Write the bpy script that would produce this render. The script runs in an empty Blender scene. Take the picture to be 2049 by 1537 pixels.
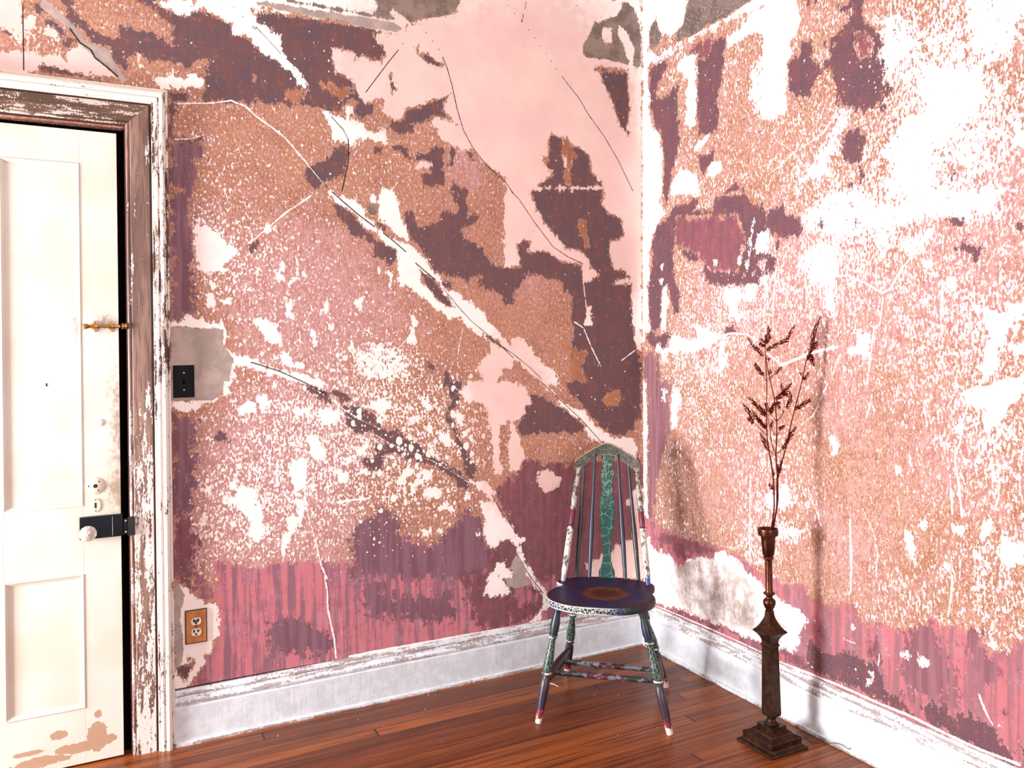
import bpy, bmesh, math, random
import numpy as np
from mathutils import Vector, Matrix
C = bpy.context.scene.collection
scene = bpy.context.scene
random.seed(7)
PI = math.pi

# ------------------------------------------------------------------ camera
cd = bpy.data.cameras.new('camera'); cam = bpy.data.objects.new('camera', cd); C.objects.link(cam)
yaw, pitch, roll = .47113, .008, -.01643
fwd = Vector((math.cos(pitch)*math.sin(yaw), math.cos(pitch)*math.cos(yaw), math.sin(pitch)))
rt = Vector((math.cos(yaw), -math.sin(yaw), 0)); up = rt.cross(fwd)
r2 = math.cos(roll)*rt + math.sin(roll)*up; u2 = -math.sin(roll)*rt + math.cos(roll)*up
M = Matrix((r2, u2, -fwd)).transposed().to_4x4(); M.translation = Vector((-2.21121, -3.05235, 1.35))
cam.matrix_world = M
cd.sensor_width = 36; cd.lens = 28.3197; cd.shift_y = -.03804; cd.clip_start = .05
scene.camera = cam

# ------------------------------------------------------------------ light
scene.view_settings.view_transform = 'Standard'; scene.view_settings.look = 'None'
scene.view_settings.gamma = 1; scene.view_settings.use_curve_mapping = False
scene.view_settings.exposure = 0.12
scene.cycles.max_bounces = 7; scene.cycles.diffuse_bounces = 4; scene.cycles.glossy_bounces = 3; scene.cycles.transmission_bounces = 6
w = bpy.data.worlds.new('sky'); scene.world = w; w.use_nodes = True
w.node_tree.nodes['Background'].inputs[0].default_value = (.80, .87, 1, 1)
w.node_tree.nodes['Background'].inputs[1].default_value = .8

def area(name, loc, rot, sx, sy, power, col):
    l = bpy.data.lights.new(name, 'AREA'); l.shape = 'RECTANGLE'; l.size = sx; l.size_y = sy
    l.energy = power; l.color = col
    o = bpy.data.objects.new(name, l); C.objects.link(o); o.location = loc; o.rotation_euler = rot
    return o
# daylight by the side window; the rear lamp is an added fill behind the viewer
area('side_window_daylight', (-4.74, -.56, 1.0), (0, -PI/2, 0), 1.25, .72, 335, (.93, .97, 1))
area('rear_fill_light', (-1.35, -4.86, 1.35), (PI/2, 0, 0), 1.2, 1.8, 68, (.93, .97, 1))

# ------------------------------------------------------------------ helpers
def srgb(r, g, b):
    f = lambda c: (c/255/12.92) if c/255 <= .04045 else ((c/255+.055)/1.055)**2.4
    return (f(r), f(g), f(b), 1)

class NT:
    """small node builder"""
    def __init__(s, name):
        s.m = bpy.data.materials.new(name); s.m.use_nodes = True
        s.t = s.m.node_tree; s.b = s.t.nodes['Principled BSDF']
        s.tc = s.t.nodes.new('ShaderNodeTexCoord')
        s.pos = s.tc.outputs['Object']
        s._sep = None
    def link(s, a, b): s.t.links.new(a, b)
    def put(s, sock, v):
        if hasattr(v, 'is_output'): s.link(v, sock)
        elif isinstance(v, (tuple, list)) and len(v) == 4 and sock.type == 'VECTOR': sock.default_value = v[:3]
        else: sock.default_value = v
    def math(s, op, a, b=0.0, c=0.0, clamp=False):
        n = s.t.nodes.new('ShaderNodeMath'); n.operation = op; n.use_clamp = clamp
        s.put(n.inputs[0], a); s.put(n.inputs[1], b)
        if op in ('MULTIPLY_ADD',): s.put(n.inputs[2], c)
        return n.outputs[0]
    def add(s, a, b): return s.math('ADD', a, b)
    def sub(s, a, b): return s.math('SUBTRACT', a, b)
    def mul(s, a, b): return s.math('MULTIPLY', a, b)
    def mx(s, a, b): return s.math('MAXIMUM', a, b)
    def mn(s, a, b): return s.math('MINIMUM', a, b)
    def xyz(s):
        if s._sep is None:
            n = s.t.nodes.new('ShaderNodeSeparateXYZ'); s.link(s.pos, n.inputs[0]); s._sep = n.outputs
        return s._sep
    def scaled(s, sx, sy, sz, off=(0, 0, 0)):
        n = s.t.nodes.new('ShaderNodeMapping'); s.link(s.pos, n.inputs[0])
        n.inputs['Scale'].default_value = (sx, sy, sz); n.inputs['Location'].default_value = off
        return n.outputs[0]
    def noise(s, scale, detail=2, rough=.5, st=(1, 1, 1), off=(0, 0, 0), dist=0):
        n = s.t.nodes.new('ShaderNodeTexNoise'); s.link(s.scaled(*st, off), n.inputs['Vector'])
        n.inputs['Scale'].default_value = scale; n.inputs['Detail'].default_value = detail
        n.inputs['Roughness'].default_value = rough; n.inputs['Distortion'].default_value = dist
        return n.outputs['Fac']
    def vor(s, scale, feature='F1', st=(1, 1, 1), off=(0, 0, 0), warp=None):
        n = s.t.nodes.new('ShaderNodeTexVoronoi'); n.feature = feature
        v = s.scaled(*st, off)
        if warp is not None:
            a = s.t.nodes.new('ShaderNodeVectorMath'); a.operation = 'ADD'
            s.link(v, a.inputs[0]); s.link(warp, a.inputs[1]); v = a.outputs[0]
        s.link(v, n.inputs['Vector'])
        n.inputs['Scale'].default_value = scale
        return n
    def warp(s, scale, amp):
        n = s.t.nodes.new('ShaderNodeTexNoise'); s.link(s.pos, n.inputs['Vector']); n.inputs['Scale'].default_value = scale
        a = s.t.nodes.new('ShaderNodeVectorMath'); a.operation = 'MULTIPLY'; s.link(n.outputs['Color'], a.inputs[0])
        a.inputs[1].default_value = (amp, amp, amp); return a.outputs[0]
    def attr(s, name):
        n = s.t.nodes.new('ShaderNodeAttribute'); n.attribute_name = name; return n.outputs['Fac']
    def step(s, v, lo, hi):
        n = s.t.nodes.new('ShaderNodeMapRange'); n.interpolation_type = 'SMOOTHSTEP'
        s.put(n.inputs['Value'], v); n.inputs['From Min'].default_value = lo; n.inputs['From Max'].default_value = hi
        return n.outputs[0]
    def mix(s, f, a, b):
        n = s.t.nodes.new('ShaderNodeMix'); n.data_type = 'RGBA'
        s.put(n.inputs[0], f); s.put(n.inputs[6], a); s.put(n.inputs[7], b); return n.outputs[2]
    def fin(s, col, rough=.6, metal=0, bump=None, bs=.3, bd=.002, spec=.3, coat=0):
        s.put(s.b.inputs['Base Color'], col); s.put(s.b.inputs['Roughness'], rough); s.put(s.b.inputs['Metallic'], metal)
        s.b.inputs['Specular IOR Level'].default_value = spec
        if coat: s.b.inputs['Coat Weight'].default_value = coat; s.b.inputs['Coat Roughness'].default_value = .12
        if bump is not None:
            n = s.t.nodes.new('ShaderNodeBump'); s.link(bump, n.inputs['Height']); n.inputs['Strength'].default_value = bs
            n.inputs['Distance'].default_value = bd; s.link(n.outputs[0], s.b.inputs['Normal'])
        return s.m

def mk(name, verts, faces, mat=None, parent=None, smooth=False, mats=None, fm=None):
    me = bpy.data.meshes.new(name); me.from_pydata([tuple(v) for v in verts], [], faces); me.update()
    bm = bmesh.new(); bm.from_mesh(me); bmesh.ops.recalc_face_normals(bm, faces=bm.faces); bm.to_mesh(me); bm.free()
    o = bpy.data.objects.new(name, me); C.objects.link(o)
    if mat: me.materials.append(mat)
    if parent: o.parent = parent
    if smooth: me.polygons.foreach_set('use_smooth', [True]*len(me.polygons))
    return o

class MB:
    """collects shapes into one mesh"""
    def __init__(s): s.v = []; s.f = []
    def box(s, x0, x1, y0, y1, z0, z1):
        b = len(s.v)
        s.v += [(x0,y0,z0),(x1,y0,z0),(x1,y1,z0),(x0,y1,z0),(x0,y0,z1),(x1,y0,z1),(x1,y1,z1),(x0,y1,z1)]
        s.f += [tuple(b+i for i in q) for q in ((0,3,2,1),(4,5,6,7),(0,1,5,4),(1,2,6,5),(2,3,7,6),(3,0,4,7))]
        return s
    def loft(s, rings, cap=True, closed=True):
        b = len(s.v); n = len(rings[0])
        for r in rings: s.v += [tuple(p) for p in r]
        m = n if closed else n-1
        for i in range(len(rings)-1):
            for j in range(m):
                k = (j+1) % n
                s.f.append((b+i*n+j, b+i*n+k, b+(i+1)*n+k, b+(i+1)*n+j))
        if cap:
            s.f.append(tuple(b+j for j in range(n))[::-1]); s.f.append(tuple(b+(len(rings)-1)*n+j for j in range(n)))
        return s
    def lathe(s, p0, p1, prof, seg=20, square=False):
        """prof: list of (t, r) along p0->p1"""
        p0 = Vector(p0); p1 = Vector(p1); d = p1-p0; z = d.normalized()
        x = z.orthogonal().normalized() if abs(z.z) < .9 else Vector((1, 0, 0)); x = (x - z*x.dot(z)).normalized(); y = z.cross(x)
        rings = []
        for t, r in prof:
            c = p0 + d*t
            if square:
                k = r*math.sqrt(2)
                rings.append([c + x*k*math.cos(PI/4+a*PI/2) + y*k*math.sin(PI/4+a*PI/2) for a in range(4)])
            else:
                rings.append([c + x*r*math.cos(2*PI*a/seg) + y*r*math.sin(2*PI*a/seg) for a in range(seg)])
        return s.loft(rings)
    def tube(s, pts, r, seg=6, taper=None):
        pts = [Vector(p) for p in pts]; rings = []
        for i, p in enumerate(pts):
            d = (pts[min(i+1, len(pts)-1)] - pts[max(i-1, 0)]).normalized()
            x = d.cross(Vector((.13, .31, .94))); x.normalize(); y = d.cross(x)
            rr = r if taper is None else r*(1+(taper-1)*i/max(1, len(pts)-1))
            rings.append([p + x*rr*math.cos(2*PI*a/seg) + y*rr*math.sin(2*PI*a/seg) for a in range(seg)])
        return s.loft(rings)
    def build(s, name, mat, parent=None, smooth=False, bevel=0, seg=2, angle=True):
        o = mk(name, s.v, s.f, mat, parent, smooth)
        if bevel:
            b = o.modifiers.new('bevel', 'BEVEL'); b.width = bevel; b.segments = seg; b.limit_method = 'ANGLE'; b.angle_limit = .6
        if smooth and angle: 
            o.data.set_sharp_from_angle(angle=math.radians(38))
        return o

def empty(name, loc, rz=0):
    o = bpy.data.objects.new(name, None); C.objects.link(o); o.location = loc; o.rotation_euler = (0, 0, rz); o.empty_display_size = .1
    return o
def tag(o, label, cat, group=None):
    o['label'] = label; o['category'] = cat
    if group: o['group'] = group
    return o
def struct(o, label=None):
    o['kind'] = 'structure'
    if label: o['label'] = label
    return o

# wall areas of paint, plaster and cracks: outlines in millimetres on each wall (along the wall, height)
POLYS = [
 ('L','W','-2512,2525 -2434,2539 -2426,2471 -2434,2409 -2451,2398 -2493,2403 -2513,2400'),
 ('L','W','-2514,2335 -2452,2357 -2410,2351 -2346,2357 -2317,2378 -2310,2345 -2295,2314 -2346,2315 -2410,2298 -2432,2278 -2514,2266'),
 ('L','W','-2426,2467 -2377,2488 -2395,2452 -2420,2411 -2434,2388 -2441,2428'),
 ('L','W','-2309,2387 -2265,2407 -2221,2367 -2168,2328 -2149,2310 -2184,2309 -2221,2299 -2266,2306 -2295,2306 -2306,2350'),
 ('L','W','-2373,2443 -2334,2446 -2341,2415 -2377,2414'),
 ('L','W','-2040,2316 -1991,2340 -1951,2337 -1905,2353 -1872,2339 -1885,2306 -1930,2305 -1959,2292 -2004,2295'),
 ('L','W','-2094,2360 -2086,2396 -2075,2372 -2083,2345'),
 ('L','W','-2032,2597 -1843,2641 -1577,2690 -1578,2624 -1693,2521 -1701,2497 -1719,2517 -1771,2522 -1779,2557 -1835,2579 -1877,2594 -1902,2581 -1948,2559 -1968,2565 -2009,2575'),
 ('L','M','-2096,2594 -2036,2605 -2009,2575 -1968,2565 -1948,2559 -1902,2581 -1877,2594 -1835,2579 -1779,2557 -1771,2522 -1719,2517 -1693,2493 -1696,2281 -1873,2261 -1876,2316 -1871,2375 -1867,2412 -1904,2397 -1930,2367 -1954,2381 -1999,2392 -2051,2371 -2055,2392 -2086,2401 -2129,2377 -2118,2331 -2145,2336 -2168,2367 -2179,2404 -2224,2413 -2242,2440 -2279,2468 -2301,2485 -2308,2521 -2326,2551 -2293,2557 -2271,2503 -2227,2464 -2193,2444 -2151,2451 -2140,2483 -2077,2489 -2050,2480 -2010,2469 -1982,2439 -1965,2477 -1977,2519 -2013,2535 -2029,2558 -2068,2564'),
 ('L','M','-2389,2309 -2375,2323 -2317,2319 -2295,2310 -2244,2305 -2168,2303 -2214,2292 -2317,2294 -2379,2294'),
 ('L','M','-2408,2515 -2376,2525 -2369,2498 -2380,2475 -2398,2493'),
 ('L','M','-2492,2419 -2461,2420 -2455,2401 -2472,2398 -2492,2407'),
 ('L','M','-2370,2469 -2341,2482 -2323,2460 -2294,2440 -2309,2421 -2338,2441 -2359,2450'),
 ('L','M','-2309,2421 -2290,2432 -2265,2411 -2280,2405 -2306,2371 -2316,2386'),
 ('L','M','-1996,2287 -1939,2277 -1931,2260 -1964,2247 -1973,2198 -1986,2130 -1996,2129'),
 ('L','Q','-1996,2129 -1891,2122 -1875,2088 -1909,2040 -1914,1935 -1998,1929'),
 ('L','M','-1962,2102 -1933,2114 -1891,2131 -1883,2114 -1933,2100 -1954,2089'),
 ('L','G','-2376,2542 -2351,2526 -2315,2495 -2279,2455 -2243,2415 -2179,2404 -2168,2367 -2145,2336 -2122,2305 -2138,2294 -2183,2335 -2206,2357 -2243,2389 -2265,2407 -2294,2448 -2323,2468 -2359,2495 -2380,2517'),
 ('L','W','-1717,2683 -1213,2778 -1089,2680 -1122,2633 -1316,2631 -1509,2636 -1718,2641'),
 ('L','GR','-1582,2685 -1403,2684 -1364,2693 -1275,2690 -1234,2685 -1224,2726 -1183,2724 -1157,2676 -1214,2673 -1275,2675 -1413,2673 -1587,2670'),
 ('L','G','-1691,2657 -1413,2668 -1158,2668 -1111,2641 -1122,2633 -1316,2629 -1509,2634 -1692,2639'),
 ('L','GR','-1253,2770 -857,2845 -874,2810 -897,2759 -926,2739 -1057,2698 -1089,2680 -1136,2707 -1182,2734 -1234,2734'),
 ('L','O','-1718,2634 -1509,2641 -1335,2638 -1316,2629 -1433,2626 -1583,2619 -1647,2626 -1692,2618 -1718,2613'),
 ('L','M','-1696,2617 -1602,2630 -1583,2619 -1423,2623 -1316,2630 -1245,2628 -1189,2628 -1116,2635 -1138,2617 -1189,2618 -1243,2612 -1236,2586 -1195,2567 -1196,2528 -1217,2505 -1253,2499 -1283,2514 -1318,2499 -1332,2526 -1372,2525 -1406,2529 -1409,2486 -1397,2439 -1358,2430 -1334,2409 -1310,2378 -1270,2330 -1296,2317 -1335,2336 -1370,2308 -1400,2280 -1438,2285 -1467,2291 -1495,2287 -1547,2286 -1606,2288 -1701,2276'),
 ('L','W','-1805,2666 -1692,2581 -1666,2572 -1635,2545 -1603,2545 -1599,2499 -1581,2460 -1545,2423 -1499,2358 -1508,2340 -1541,2367 -1563,2401 -1604,2433 -1640,2455 -1667,2460 -1694,2489 -1737,2537'),
 ('L','O','-1465,2386 -1417,2388 -1389,2368 -1349,2388 -1335,2365 -1379,2331 -1399,2343 -1456,2359'),
 ('L','O','-1592,2332 -1546,2356 -1513,2332 -1546,2295 -1592,2303'),
 ('L','W','-1122,2632 -1084,2681 -1057,2698 -892,2750 -857,2845 -630,2887 -645,2061 -679,2090 -731,2123 -777,2150 -822,2198 -845,2190 -901,2195 -967,2214 -983,2253 -1010,2286 -988,2309 -949,2319 -927,2306 -900,2288 -922,2322 -949,2344 -948,2386 -920,2399 -986,2386 -1063,2351 -1116,2329 -1138,2276 -1179,2286 -1210,2303 -1209,2337 -1194,2354 -1234,2359 -1280,2333 -1310,2359 -1334,2409 -1358,2430 -1397,2439 -1409,2486 -1406,2529 -1372,2525 -1332,2526 -1318,2499 -1283,2514 -1253,2499 -1217,2505 -1196,2528 -1195,2567 -1236,2586 -1243,2612'),
 ('L','W','-1452,2283 -1409,2269 -1371,2259 -1350,2325 -1336,2302 -1341,2258 -1297,2248 -1287,2225 -1237,2226 -1195,2235 -1196,2180 -1227,2177 -1257,2194 -1322,2187 -1343,2151 -1372,2172 -1406,2168 -1420,2220 -1439,2251'),
 ('L','M','-1330,2322 -1260,2331 -1240,2299 -1291,2264 -1326,2289'),
 ('L','M','-1190,2280 -1138,2276 -1111,2330 -1057,2346 -987,2381 -920,2415 -954,2369 -949,2334 -927,2306 -988,2314 -1015,2296 -1080,2273 -1096,2236 -1139,2216 -1170,2233'),
 ('L','M','-1065,2558 -1016,2565 -984,2544 -951,2534 -968,2516 -1011,2520 -1043,2541'),
 ('L','M','-1091,2584 -1053,2592 -1064,2578'),
 ('L','M','-1187,2449 -1171,2457 -1162,2418 -1151,2400 -1172,2387 -1182,2415'),
 ('L','M','-1517,2058 -1421,2105 -1402,2145 -1357,2159 -1353,2116 -1364,2042 -1403,2029 -1442,2017 -1481,1975 -1509,1992 -1522,2029'),
 ('L','M','-1171,2173 -1113,2179 -1109,2134 -1023,2163 -1012,2184 -957,2190 -954,2036 -1047,2024 -1051,2069 -1013,2082 -1034,2126 -1109,2124'),
 ('L','M','-1243,2161 -1212,2164 -1223,2138 -1243,2141'),
 ('L','M','-924,2198 -907,2184 -914,2117 -933,2120'),
 ('L','M','-851,2185 -817,2178 -818,2146 -846,2159'),
 ('L','M','-915,2070 -882,2013 -906,1958 -927,2010'),
 ('L','W','-1072,2118 -1039,2131 -1013,2118 -1024,2097 -1067,2098'),
 ('L','W','-666,2881 53,3016 36,2068 -646,2018 -681,2047'),
 ('L','GR','-220,2823 -145,2859 -83,2887 -61,2925 -74,2946 -26,2955 2,2937 29,2889 44,2833 42,2663 -11,2656 -53,2673 -149,2670 -256,2665 -276,2673 -274,2735 -241,2763 -227,2788'),
 ('L','GR','-157,2942 -88,2961 -102,2941 -143,2933'),
 ('L','W2','-173,2808 -139,2823 -112,2819 -120,2749 -161,2742 -174,2774'),
 ('L','W2','-83,2846 -49,2823 -15,2794 12,2729 -10,2679 -38,2692 -58,2753 -84,2800'),
 ('L','M','-230,2638 -32,2641 -34,2571 -22,2475 -30,2422 -45,2374 -26,2353 -35,2334 -80,2376 -106,2436 -132,2501 -178,2569 -184,2602 -224,2613'),
 ('L','T','-230,2635 -32,2641 -33,2624 -177,2614 -224,2619'),
 ('L','M','-463,2289 -438,2302 -393,2290 -381,2259 -368,2299 -343,2263 -291,2251 -252,2227 -240,2149 -187,2114 -175,2053 -561,2024 -523,2065 -486,2095 -441,2121 -472,2151 -496,2181 -465,2206 -463,2267'),
 ('L','O','-381,2292 -355,2283 -343,2240 -318,2215 -351,2167 -346,2090 -378,2087 -384,2137 -370,2188 -401,2212'),
 ('L','O','-499,2203 -465,2201 -465,2168 -484,2161'),
 ('L','W2','-389,2208 -367,2188 -377,2165 -386,2175'),
 ('L','M','-260,2136 -207,2135 -201,2102 -235,2082'),
 ('L','W','-681,2049 37,2106 20,1327 -11,1357 -26,1443 -34,1581 -32,1650 -210,1646 -302,1666 -301,1745 -417,1740 -529,1780 -615,1717 -687,1699'),
 ('L','W','-307,1789 -268,1757 -249,1713 -196,1689 -250,1671 -257,1659 -293,1653 -293,1734'),
 ('L','M','-561,2048 -175,2078 -189,2009 -150,1972 -88,1958 -69,1879 -98,1849 -146,1841 -147,1773 -128,1717 -73,1718 -46,1690 -32,1679 -122,1665 -122,1648 -29,1653 -34,1581 -23,1426 -11,1357 12,1270 7,1039 -88,986 -221,1140 -311,1222 -361,1333 -346,1444 -364,1499 -356,1582 -388,1615 -418,1663 -469,1662 -543,1682 -586,1681 -605,1632 -653,1609 -712,1614 -711,1698 -651,1711 -615,1717 -626,1808 -589,1836 -559,1822 -566,1778 -516,1786 -467,1782 -404,1741 -301,1733 -293,1656 -250,1662 -250,1673 -209,1691 -249,1713 -268,1757 -300,1789 -384,1802 -446,1865 -489,1906 -531,1969'),
 ('L','O','-310,1934 -271,1936 -266,1863 -260,1813 -280,1796 -292,1845 -318,1889'),
 ('L','O','-360,1361 -283,1343 -310,1277 -272,1209 -351,1203 -375,1279'),
 ('L','W','-669,1410 -597,1402 -538,1320 -458,1270 -421,1200 -503,1203 -599,1284 -670,1338'),
 ('L','W','-288,1555 -259,1544 -254,1460 -287,1460'),
 ('L','M','-1134,1884 -1096,1932 -1071,1858 -990,1872 -961,1935 -906,1924 -893,2022 -859,2025 -850,1912 -793,1926 -799,1894 -851,1875 -879,1858 -874,1817 -818,1809 -767,1759 -727,1708 -644,1711 -647,1551 -695,1550 -711,1603 -764,1612 -804,1622 -797,1664 -855,1652 -911,1656 -993,1679 -1030,1718 -1056,1773 -1098,1796 -1119,1835'),
 ('L','M','-1419,1934 -1376,1923 -1337,1901 -1317,1863 -1278,1832 -1248,1799 -1162,1768 -1162,1723 -1189,1698 -1219,1721 -1254,1725 -1249,1779 -1288,1802 -1353,1808 -1357,1851 -1405,1882'),
 ('L','W','-1225,1997 -1179,2001 -1153,1953 -1144,1894 -1114,1830 -1114,1795 -1145,1809 -1196,1856 -1237,1883 -1241,1912 -1231,1947'),
 ('L','W','-1266,1974 -1246,1971 -1251,1941 -1266,1945'),
 ('L','W','-1428,1981 -1375,1961 -1336,1940 -1292,1919 -1287,1885 -1247,1848 -1176,1807 -1098,1781 -1046,1733 -988,1659 -923,1604 -845,1554 -772,1492 -651,1365 -651,1322 -745,1382 -830,1434 -891,1486 -947,1496 -1012,1531 -1065,1576 -1101,1611 -1148,1620 -1163,1684 -1162,1758 -1203,1781 -1248,1818 -1298,1845 -1322,1887 -1376,1918 -1424,1943'),
 ('L','M','-1073,1692 -1042,1672 -1004,1648 -967,1603 -935,1563 -913,1537 -929,1532 -973,1547 -1022,1587 -1053,1637'),
 ('L','M','-1030,1718 -1003,1714 -985,1674 -1004,1666'),
 ('L','M','-983,1639 -933,1645 -923,1604 -967,1613'),
 ('L','M','-1247,1863 -1202,1850 -1202,1831 -1171,1812 -1182,1802 -1227,1834'),
 ('L','M','-819,1440 -773,1424 -721,1392 -698,1365 -745,1387'),
 ('L','GR','-1286,1934 -1231,1937 -1242,1888 -1277,1900'),
 ('L','W','-1716,1488 -1662,1488 -1640,1456 -1614,1433 -1619,1382 -1650,1391 -1672,1428 -1716,1465'),
 ('L','W','-1629,1650 -1606,1646 -1602,1633 -1620,1625'),
 ('L','W','-1591,1563 -1571,1554 -1574,1493 -1599,1502'),
 ('L','W','-1332,1557 -1307,1577 -1302,1553 -1318,1528'),
 ('L','W','-1131,1421 -1094,1425 -1086,1390 -1123,1388'),
 ('L','W','-1512,1442 -1491,1442 -1484,1385 -1499,1375'),
 ('L','W','-1436,1460 -1417,1458 -1419,1446 -1436,1446'),
 ('L','W','-1555,1699 -1546,1672 -1523,1668 -1523,1653 -1551,1657'),
 ('L','W','-1619,1716 -1596,1679 -1601,1656 -1619,1665'),
 ('L','W','-1245,1696 -1230,1682 -1238,1667'),
 ('L','W','-1453,1560 -1434,1551 -1440,1499 -1452,1503'),
 ('L','W','-1103,1505 -1082,1496 -1094,1430 -1109,1430'),
 ('L','W','-1364,1412 -1340,1388 -1350,1378'),
 ('L','W','-1691,1369 -1675,1359 -1687,1350 -1695,1355'),
 ('L','W','-1704,1676 -1682,1676 -1691,1653 -1705,1657'),
 ('L','W','-1579,1629 -1560,1634 -1570,1612 -1588,1612'),
 ('L','W','-1199,1673 -1181,1668 -1187,1614 -1200,1618'),
 ('L','DD','-1345,1364 -1295,1358 -1275,1387 -1235,1377 -1194,1377 -1147,1351 -1122,1321 -1133,1271 -1185,1258 -1247,1255 -1287,1256 -1311,1291 -1335,1335'),
 ('L','O','-1225,1318 -1194,1342 -1184,1327 -1205,1288'),
 ('L','W','-1637,1359 -1592,1358 -1574,1325 -1528,1319 -1533,1296 -1574,1302 -1611,1317'),
 ('L','W','-1718,1323 -1620,1294 -1547,1282 -1482,1257 -1444,1232 -1538,1235 -1598,1260 -1718,1296'),
 ('L','W','-1676,1819 -1640,1835 -1631,1822 -1663,1797'),
 ('L','W','-815,1304 -757,1350 -745,1382 -651,1338 -652,1285 -700,1276 -736,1203 -783,1204 -805,1262'),
 ('L','M','-1042,1319 -1015,1304 -1005,1278 -1032,1274'),
 ('L','M','-972,1272 -940,1261 -941,1210 -974,1211'),
 ('L','Q','-1990,1938 -1922,1943 -1922,1624 -1915,1514 -1957,1465 -1993,1482'),
 ('L','W','-1912,1811 -1874,1820 -1836,1784 -1790,1750 -1764,1733 -1786,1696 -1821,1676 -1791,1659 -1855,1653 -1880,1648 -1918,1664 -1901,1687 -1915,1735'),
 ('L','W','-1876,1625 -1839,1613 -1847,1595 -1877,1608'),
 ('L','W','-1864,1590 -1848,1559 -1792,1555 -1793,1537 -1840,1541 -1857,1528 -1882,1536'),
 ('L','W','-1948,1509 -1916,1487 -1857,1474 -1832,1465 -1803,1424 -1818,1384 -1791,1361 -1704,1332 -1704,1300 -1774,1318 -1796,1266 -1797,1239 -1822,1240 -1824,1442 -1900,1445 -1949,1454 -1994,1460 -1993,1478 -1957,1465'),
 ('L','G','-1994,1454 -1941,1456 -1900,1447 -1849,1452 -1824,1442 -1822,1393 -1787,1338 -1791,1311 -1809,1240 -1996,1246'),
 ('L','M','-1742,1743 -1698,1772 -1698,1736 -1729,1730'),
 ('L','G','-1996,1266 -1807,1260 -1823,1215 -1861,1194 -1919,1197 -1997,1196'),
 ('L','W','-1822,1260 -1796,1259 -1805,1224 -1835,1198 -1882,1186 -1903,1165 -1928,1157 -1985,1167 -1997,1196 -1919,1195 -1861,1194 -1827,1215'),
 ('L','Q','-1997,1163 -1973,1155 -1924,1122 -1918,989 -1928,858 -1941,780 -1913,688 -1934,638 -1919,566 -2004,578'),
 ('L','T','-1997,1148 -1985,1143 -1987,1012 -1992,907 -2000,908'),
 ('L','T','-1995,873 -1973,796 -1949,750 -1917,702 -1934,647 -1952,581 -1998,588'),
 ('L','M','-1852,1087 -1837,1084 -1803,1043 -1806,1032 -1825,1038 -1846,1055'),
 ('L','W','-1811,819 -1789,862 -1767,887 -1741,871 -1710,859 -1713,659 -1743,690 -1738,749 -1768,797'),
 ('L','W','-1776,1159 -1732,1184 -1706,1179 -1706,1133 -1741,1144 -1776,1132'),
 ('L','W','-1907,887 -1865,887 -1869,861 -1898,868'),
 ('L','W','-1891,792 -1883,778 -1892,748 -1908,759'),
 ('L','W','-1932,801 -1922,791 -1929,781'),
 ('L','T','-2000,596 -1960,591 -1928,525 -1960,530 -1992,556'),
 ('L','W','-1994,561 -1972,553 -1944,527 -1920,488 -1853,473 -1803,443 -1777,417 -1795,370 -1821,352 -1863,346 -1872,303 -1906,292 -1881,247 -1890,196 -1965,189 -1999,187'),
 ('L','G','-1994,561 -1976,554 -1961,512 -1978,453 -1967,338 -1976,278 -1996,256'),
 ('L','M','-1992,264 -1976,274 -1943,268 -1935,271 -1944,233 -1964,215 -1988,237'),
 ('L','M','-1959,295 -1947,293 -1949,276 -1957,279'),
 ('L','R','-1927,586 -1886,545 -1870,507 -1828,492 -1784,521 -1714,557 -1719,193 -1899,189 -1877,246 -1906,292 -1872,303 -1863,346 -1821,352 -1795,370 -1777,417 -1803,443 -1853,473 -1912,487'),
 ('L','R','-1860,625 -1705,568 -1633,586 -1486,561 -1371,541 -1301,629 -1249,701 -1168,633 -1021,575 -888,641 -799,548 -660,488 -491,401 14,424 3,-103 -1998,122 -1915,245 -1847,320'),
 ('L','Q','-1378,489 -1352,562 -1375,637 -1320,703 -1265,721 -1254,764 -1214,740 -1169,686 -1154,610 -1102,579 -1028,565 -973,614 -928,659 -899,713 -843,676 -804,656 -805,594 -783,529 -767,485 -785,404'),
 ('L','T','-703,814 -650,809 -619,892 -558,876 -403,854 -345,844 -292,867 13,844 33,583 30,288 -827,410 -767,537 -708,583 -694,686'),
 ('L','T','-909,445 -819,432 -668,411 -672,190 -823,200 -857,257 -878,327'),
 ('L','T','-688,372 -532,317 -512,217 -620,197 -691,188'),
 ('L','R','-665,347 -581,340 -563,289 -594,262 -660,283'),
 ('L','Q','-1339,466 -1259,459 -1199,396 -1042,373 -955,380 -934,285 -990,253 -1149,300 -1271,325 -1320,386'),
 ('L','Q','-1678,368 -1587,376 -1486,317 -1430,241 -1468,220 -1589,251 -1670,248'),
 ('L','M','-1561,1252 -1491,1226 -1440,1200 -1435,1167 -1454,1163 -1492,1198 -1538,1223'),
 ('L','M','-1425,1209 -1386,1213 -1348,1173 -1387,1170 -1416,1190'),
 ('L','M','-1397,1156 -1338,1148 -1289,1131 -1249,1090 -1260,1076 -1214,1054 -1163,1046 -1137,1010 -1069,981 -1043,944 -979,898 -913,863 -869,823 -876,777 -914,801 -947,845 -1022,892 -1123,920 -1149,946 -1211,956 -1231,938 -1237,894 -1272,897 -1307,909 -1317,944 -1267,940 -1261,993 -1225,1001 -1270,1038 -1340,1047 -1374,1087 -1383,1122'),
 ('L','M','-962,1233 -890,1231 -908,1160 -925,1119 -943,1095 -921,1047 -900,1005 -867,941 -829,856 -841,820 -880,839 -896,912 -922,991 -943,1044 -976,1091 -942,1146'),
 ('L','W','-896,1190 -862,1230 -653,1223 -656,1070 -716,1041 -729,963 -718,899 -708,830 -754,839 -753,923 -763,1018 -779,1112 -830,1146 -875,1138'),
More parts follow.
